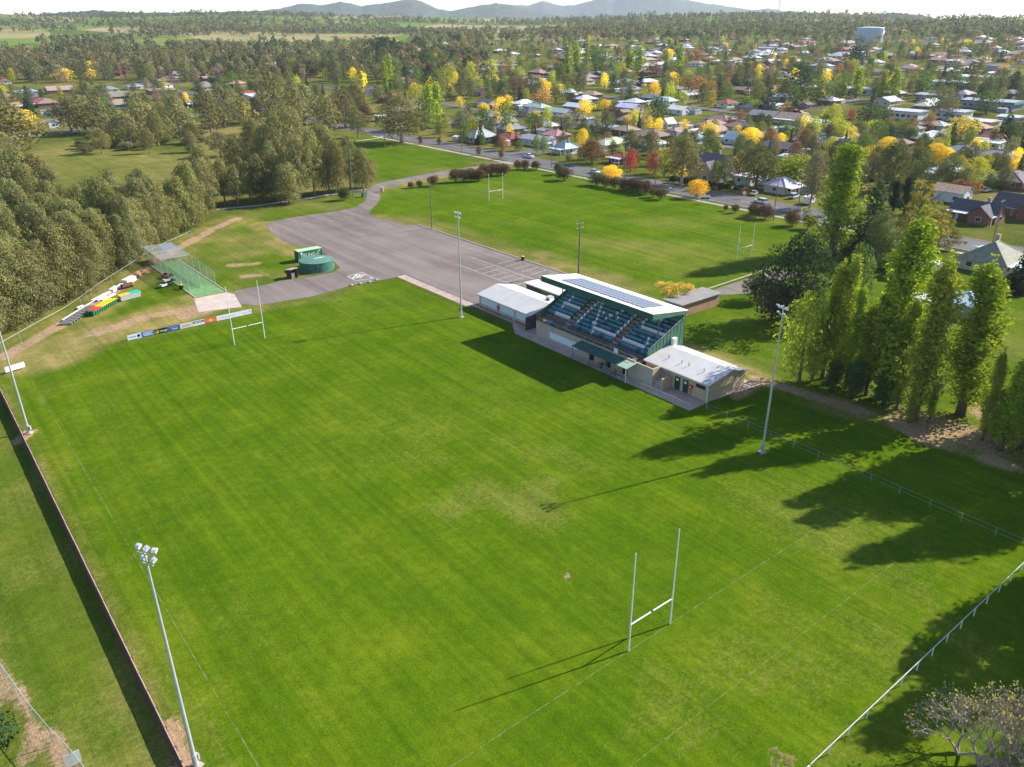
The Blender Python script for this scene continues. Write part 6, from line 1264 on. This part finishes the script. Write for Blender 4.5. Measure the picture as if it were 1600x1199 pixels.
def in_px(xr, yr, dmin, dmax, q_=1.5, ok=lambda X, Y: True, nz=None):
    def pick(r):
        X, Y = G(r.uniform(*xr), r.uniform(*yr)); D = dist(X, Y)
        if not dmin < D < dmax or not ok(X, Y) or not clear(X, Y, q_): return None
        if nz and fnoise(np.array([X]), np.array([Y]), nz[0], nz[2])[0] < nz[1]: return None
        return X, Y
    return pick
def polar(dmin, dmax, a0, a1, lim, s1, s2=130):
    def pick(r):
        az = r.uniform(a0, a1); D = math.exp(r.uniform(math.log(dmin), math.log(dmax))); X = CX+D*(sin(az)*RX+cos(az)*VX); Y = CY+D*(sin(az)*RY+cos(az)*VY)
        A_ = lambda s_, k_: fnoise(np.array([X]), np.array([Y]), s_, k_)[0]
        return (X, Y) if A_(430, s1)*.62+A_(s2, s1+1)*.38 > lim+r.uniform(-.04,.04) and clear(X, Y, 2) else None
    return pick
woods('valley_woods', 'dense olive gum woods filling the valley past the houses', 620, 5, in_px((-40,760),(60,126),520,1350,1.0,nz=(120,.3,51)), 110, (10,17), (.115,.108,.055))
woods('valley_pines', 'dark pine stands among the valley gum woods', 170, 6, in_px((-40,760),(60,118),560,1350,1.0,nz=(90,.55,52)), 90, (10,17), (.032,.048,.026), .42)
woods('valley_bare_trees', 'brownish half bare trees mixed into the valley woods', 110, 7, in_px((-40,760),(64,125),540,1350,1.0), 90, (9,14), (.17,.13,.1))
woods('slope_trees', 'massed green trees on the far suburban slope', 230, 8, in_px((640,1640),(52,100),620,1500,1.0,lambda X, Y: X > 110), 90, (6,11), (.1,.11,.045))
woods('slope_dark_trees', 'massed dark trees on the far suburban slope', 120, 9, in_px((640,1640),(52,96),640,1500,1.0,lambda X, Y: X > 110), 90, (6.5,12), (.042,.058,.032))
woods('slope_brown_trees', 'massed brownish trees on the far suburban slope', 90, 10, in_px((640,1640),(55,110),600,1500,1.0,lambda X, Y: X > 110), 80, (8,12), (.17,.125,.085))
woods('distant_woods', 'distant woods of dull green trees across the valley hills', 5600, 11, polar(1300,4300,-.66,.66,.525,31), 24, (9,17), (.1,.105,.055))
# ------------------------------------------------------------------ hills on the skyline
hm = NT('wooded_hillside'); p = hm.pos(); c = hm.ramp(hm.noise(.011, 6, .7, p), [(.3,(.035,.05,.025)),(.55,(.075,.09,.04)),(.75,(.17,.18,.075))]); hm.base(c, .95, 0, .1); hm.bump(hm.noise(.05, 4, .7, p), .8, 12)
def ridge(name, D0, sky_pts, depth, seed):
    """a hill range D0 metres off whose crest follows the skyline given as photo (x, y)"""
    sx_ = np.array([a for a, b in sky_pts], float); sy_ = np.array([b for a, b in sky_pts], float)
    xs_ = np.linspace(sx_[0], sx_[-1], 260); n = 26; V = []
    for j in range(n):
        t_ = j/(n-1); D = D0-depth*.55+depth*1.1*t_; prof = math.exp(-((t_-.5)/.2)**2)
        for px_ in xs_:
            py_ = np.interp(px_, sx_, sy_); r_ = ray(px_, 40.); h_ = hypot(r_[0], r_[1]); X, Y = CX+r_[0]/h_*D, CY+r_[1]/h_*D
            crest = CH+(37.4-py_)/1350*D0; nz = (fnoise(np.array([X]), np.array([Y]), 420, seed)[0]-.5)*.28*prof*(1.0-prof*.7)
            b0 = float(T(X, Y))-25; V.append((X, Y, b0+(crest-b0)*(prof*(1+nz))))
    m_ = len(xs_); I = np.arange(m_*n).reshape(n, m_); Q = np.stack([I[:-1,:-1].ravel(), I[:-1,1:].ravel(), I[1:,1:].ravel(), I[1:,:-1].ravel()],1)
    me = np_mesh(name, np.array(V), Q, hm.m); me.shade_smooth(); struct(link(name, me))
def jag(pts, amp, seed, step=6):
    r = random.Random(seed); out = []
    for (a, b), (c_, d_) in zip(pts[:-1], pts[1:]):
        n = max(1, int((c_-a)/step)); out += [(a+(c_-a)*k/n, b+(d_-b)*k/n+r.uniform(-amp, amp)) for k in range(n)]
    return out+[pts[-1]]
ridge('hills', 7200, jag([(330,34),(400,19),(440,15),(475,8),(505,10),(535,4.5),(552,7),(568,11),(590,9),(615,7),(645,2.5),(660,6),(687,17),(705,19),(745,12),(775,8),(800,11),(840,20),(900,32)], .5, 3), 1500, 41)
ridge('hills', 10000, jag([(690,34),(760,18),(800,11),(825,12),(847,5.5),(877,13),(895,12),(915,8),(945,0),(958,2),(975,-7),(1005,-9),(1045,-6),(1072,6),(1100,11),(1125,14),(1175,20),(1197,17),(1230,24),(1330,36)], .5, 4), 2000, 42)
ridge('hills', 3300, jag([(-120,34),(-40,29),(25,28),(95,21),(160,17.5),(225,20),(300,21),(400,18.5),(470,24),(560,34)], .9, 5, 4), 900, 43)
ridge('hills', 2350, jag([(1090,38),(1180,28),(1230,22),(1290,25),(1350,28),(1400,25),(1440,29),(1480,37),(1540,41),(1600,43),(1680,44)], .9, 6, 4), 700, 44)
# ------------------------------------------------------------------ the air between
hz = MB().box(-13000, 13000, -13000, 13000, -30, 640).build('haze', None); stuff(hz); hz['label'] = 'thin pale haze hanging over the town and hills'; hz['category'] = 'haze'
hmm = bpy.data.materials.new('haze'); hmm.use_nodes = True; nt = hmm.node_tree; nt.nodes.clear(); out = nt.nodes.new('ShaderNodeOutputMaterial'); pv = nt.nodes.new('ShaderNodeVolumePrincipled')
pv.inputs['Color'].default_value = (.78,.87,1,1); pv.inputs['Density'].default_value = 6e-5; pv.inputs['Anisotropy'].default_value = .2; nt.links.new(pv.outputs[0], out.inputs['Volume']); hz.data.materials.append(hmm)
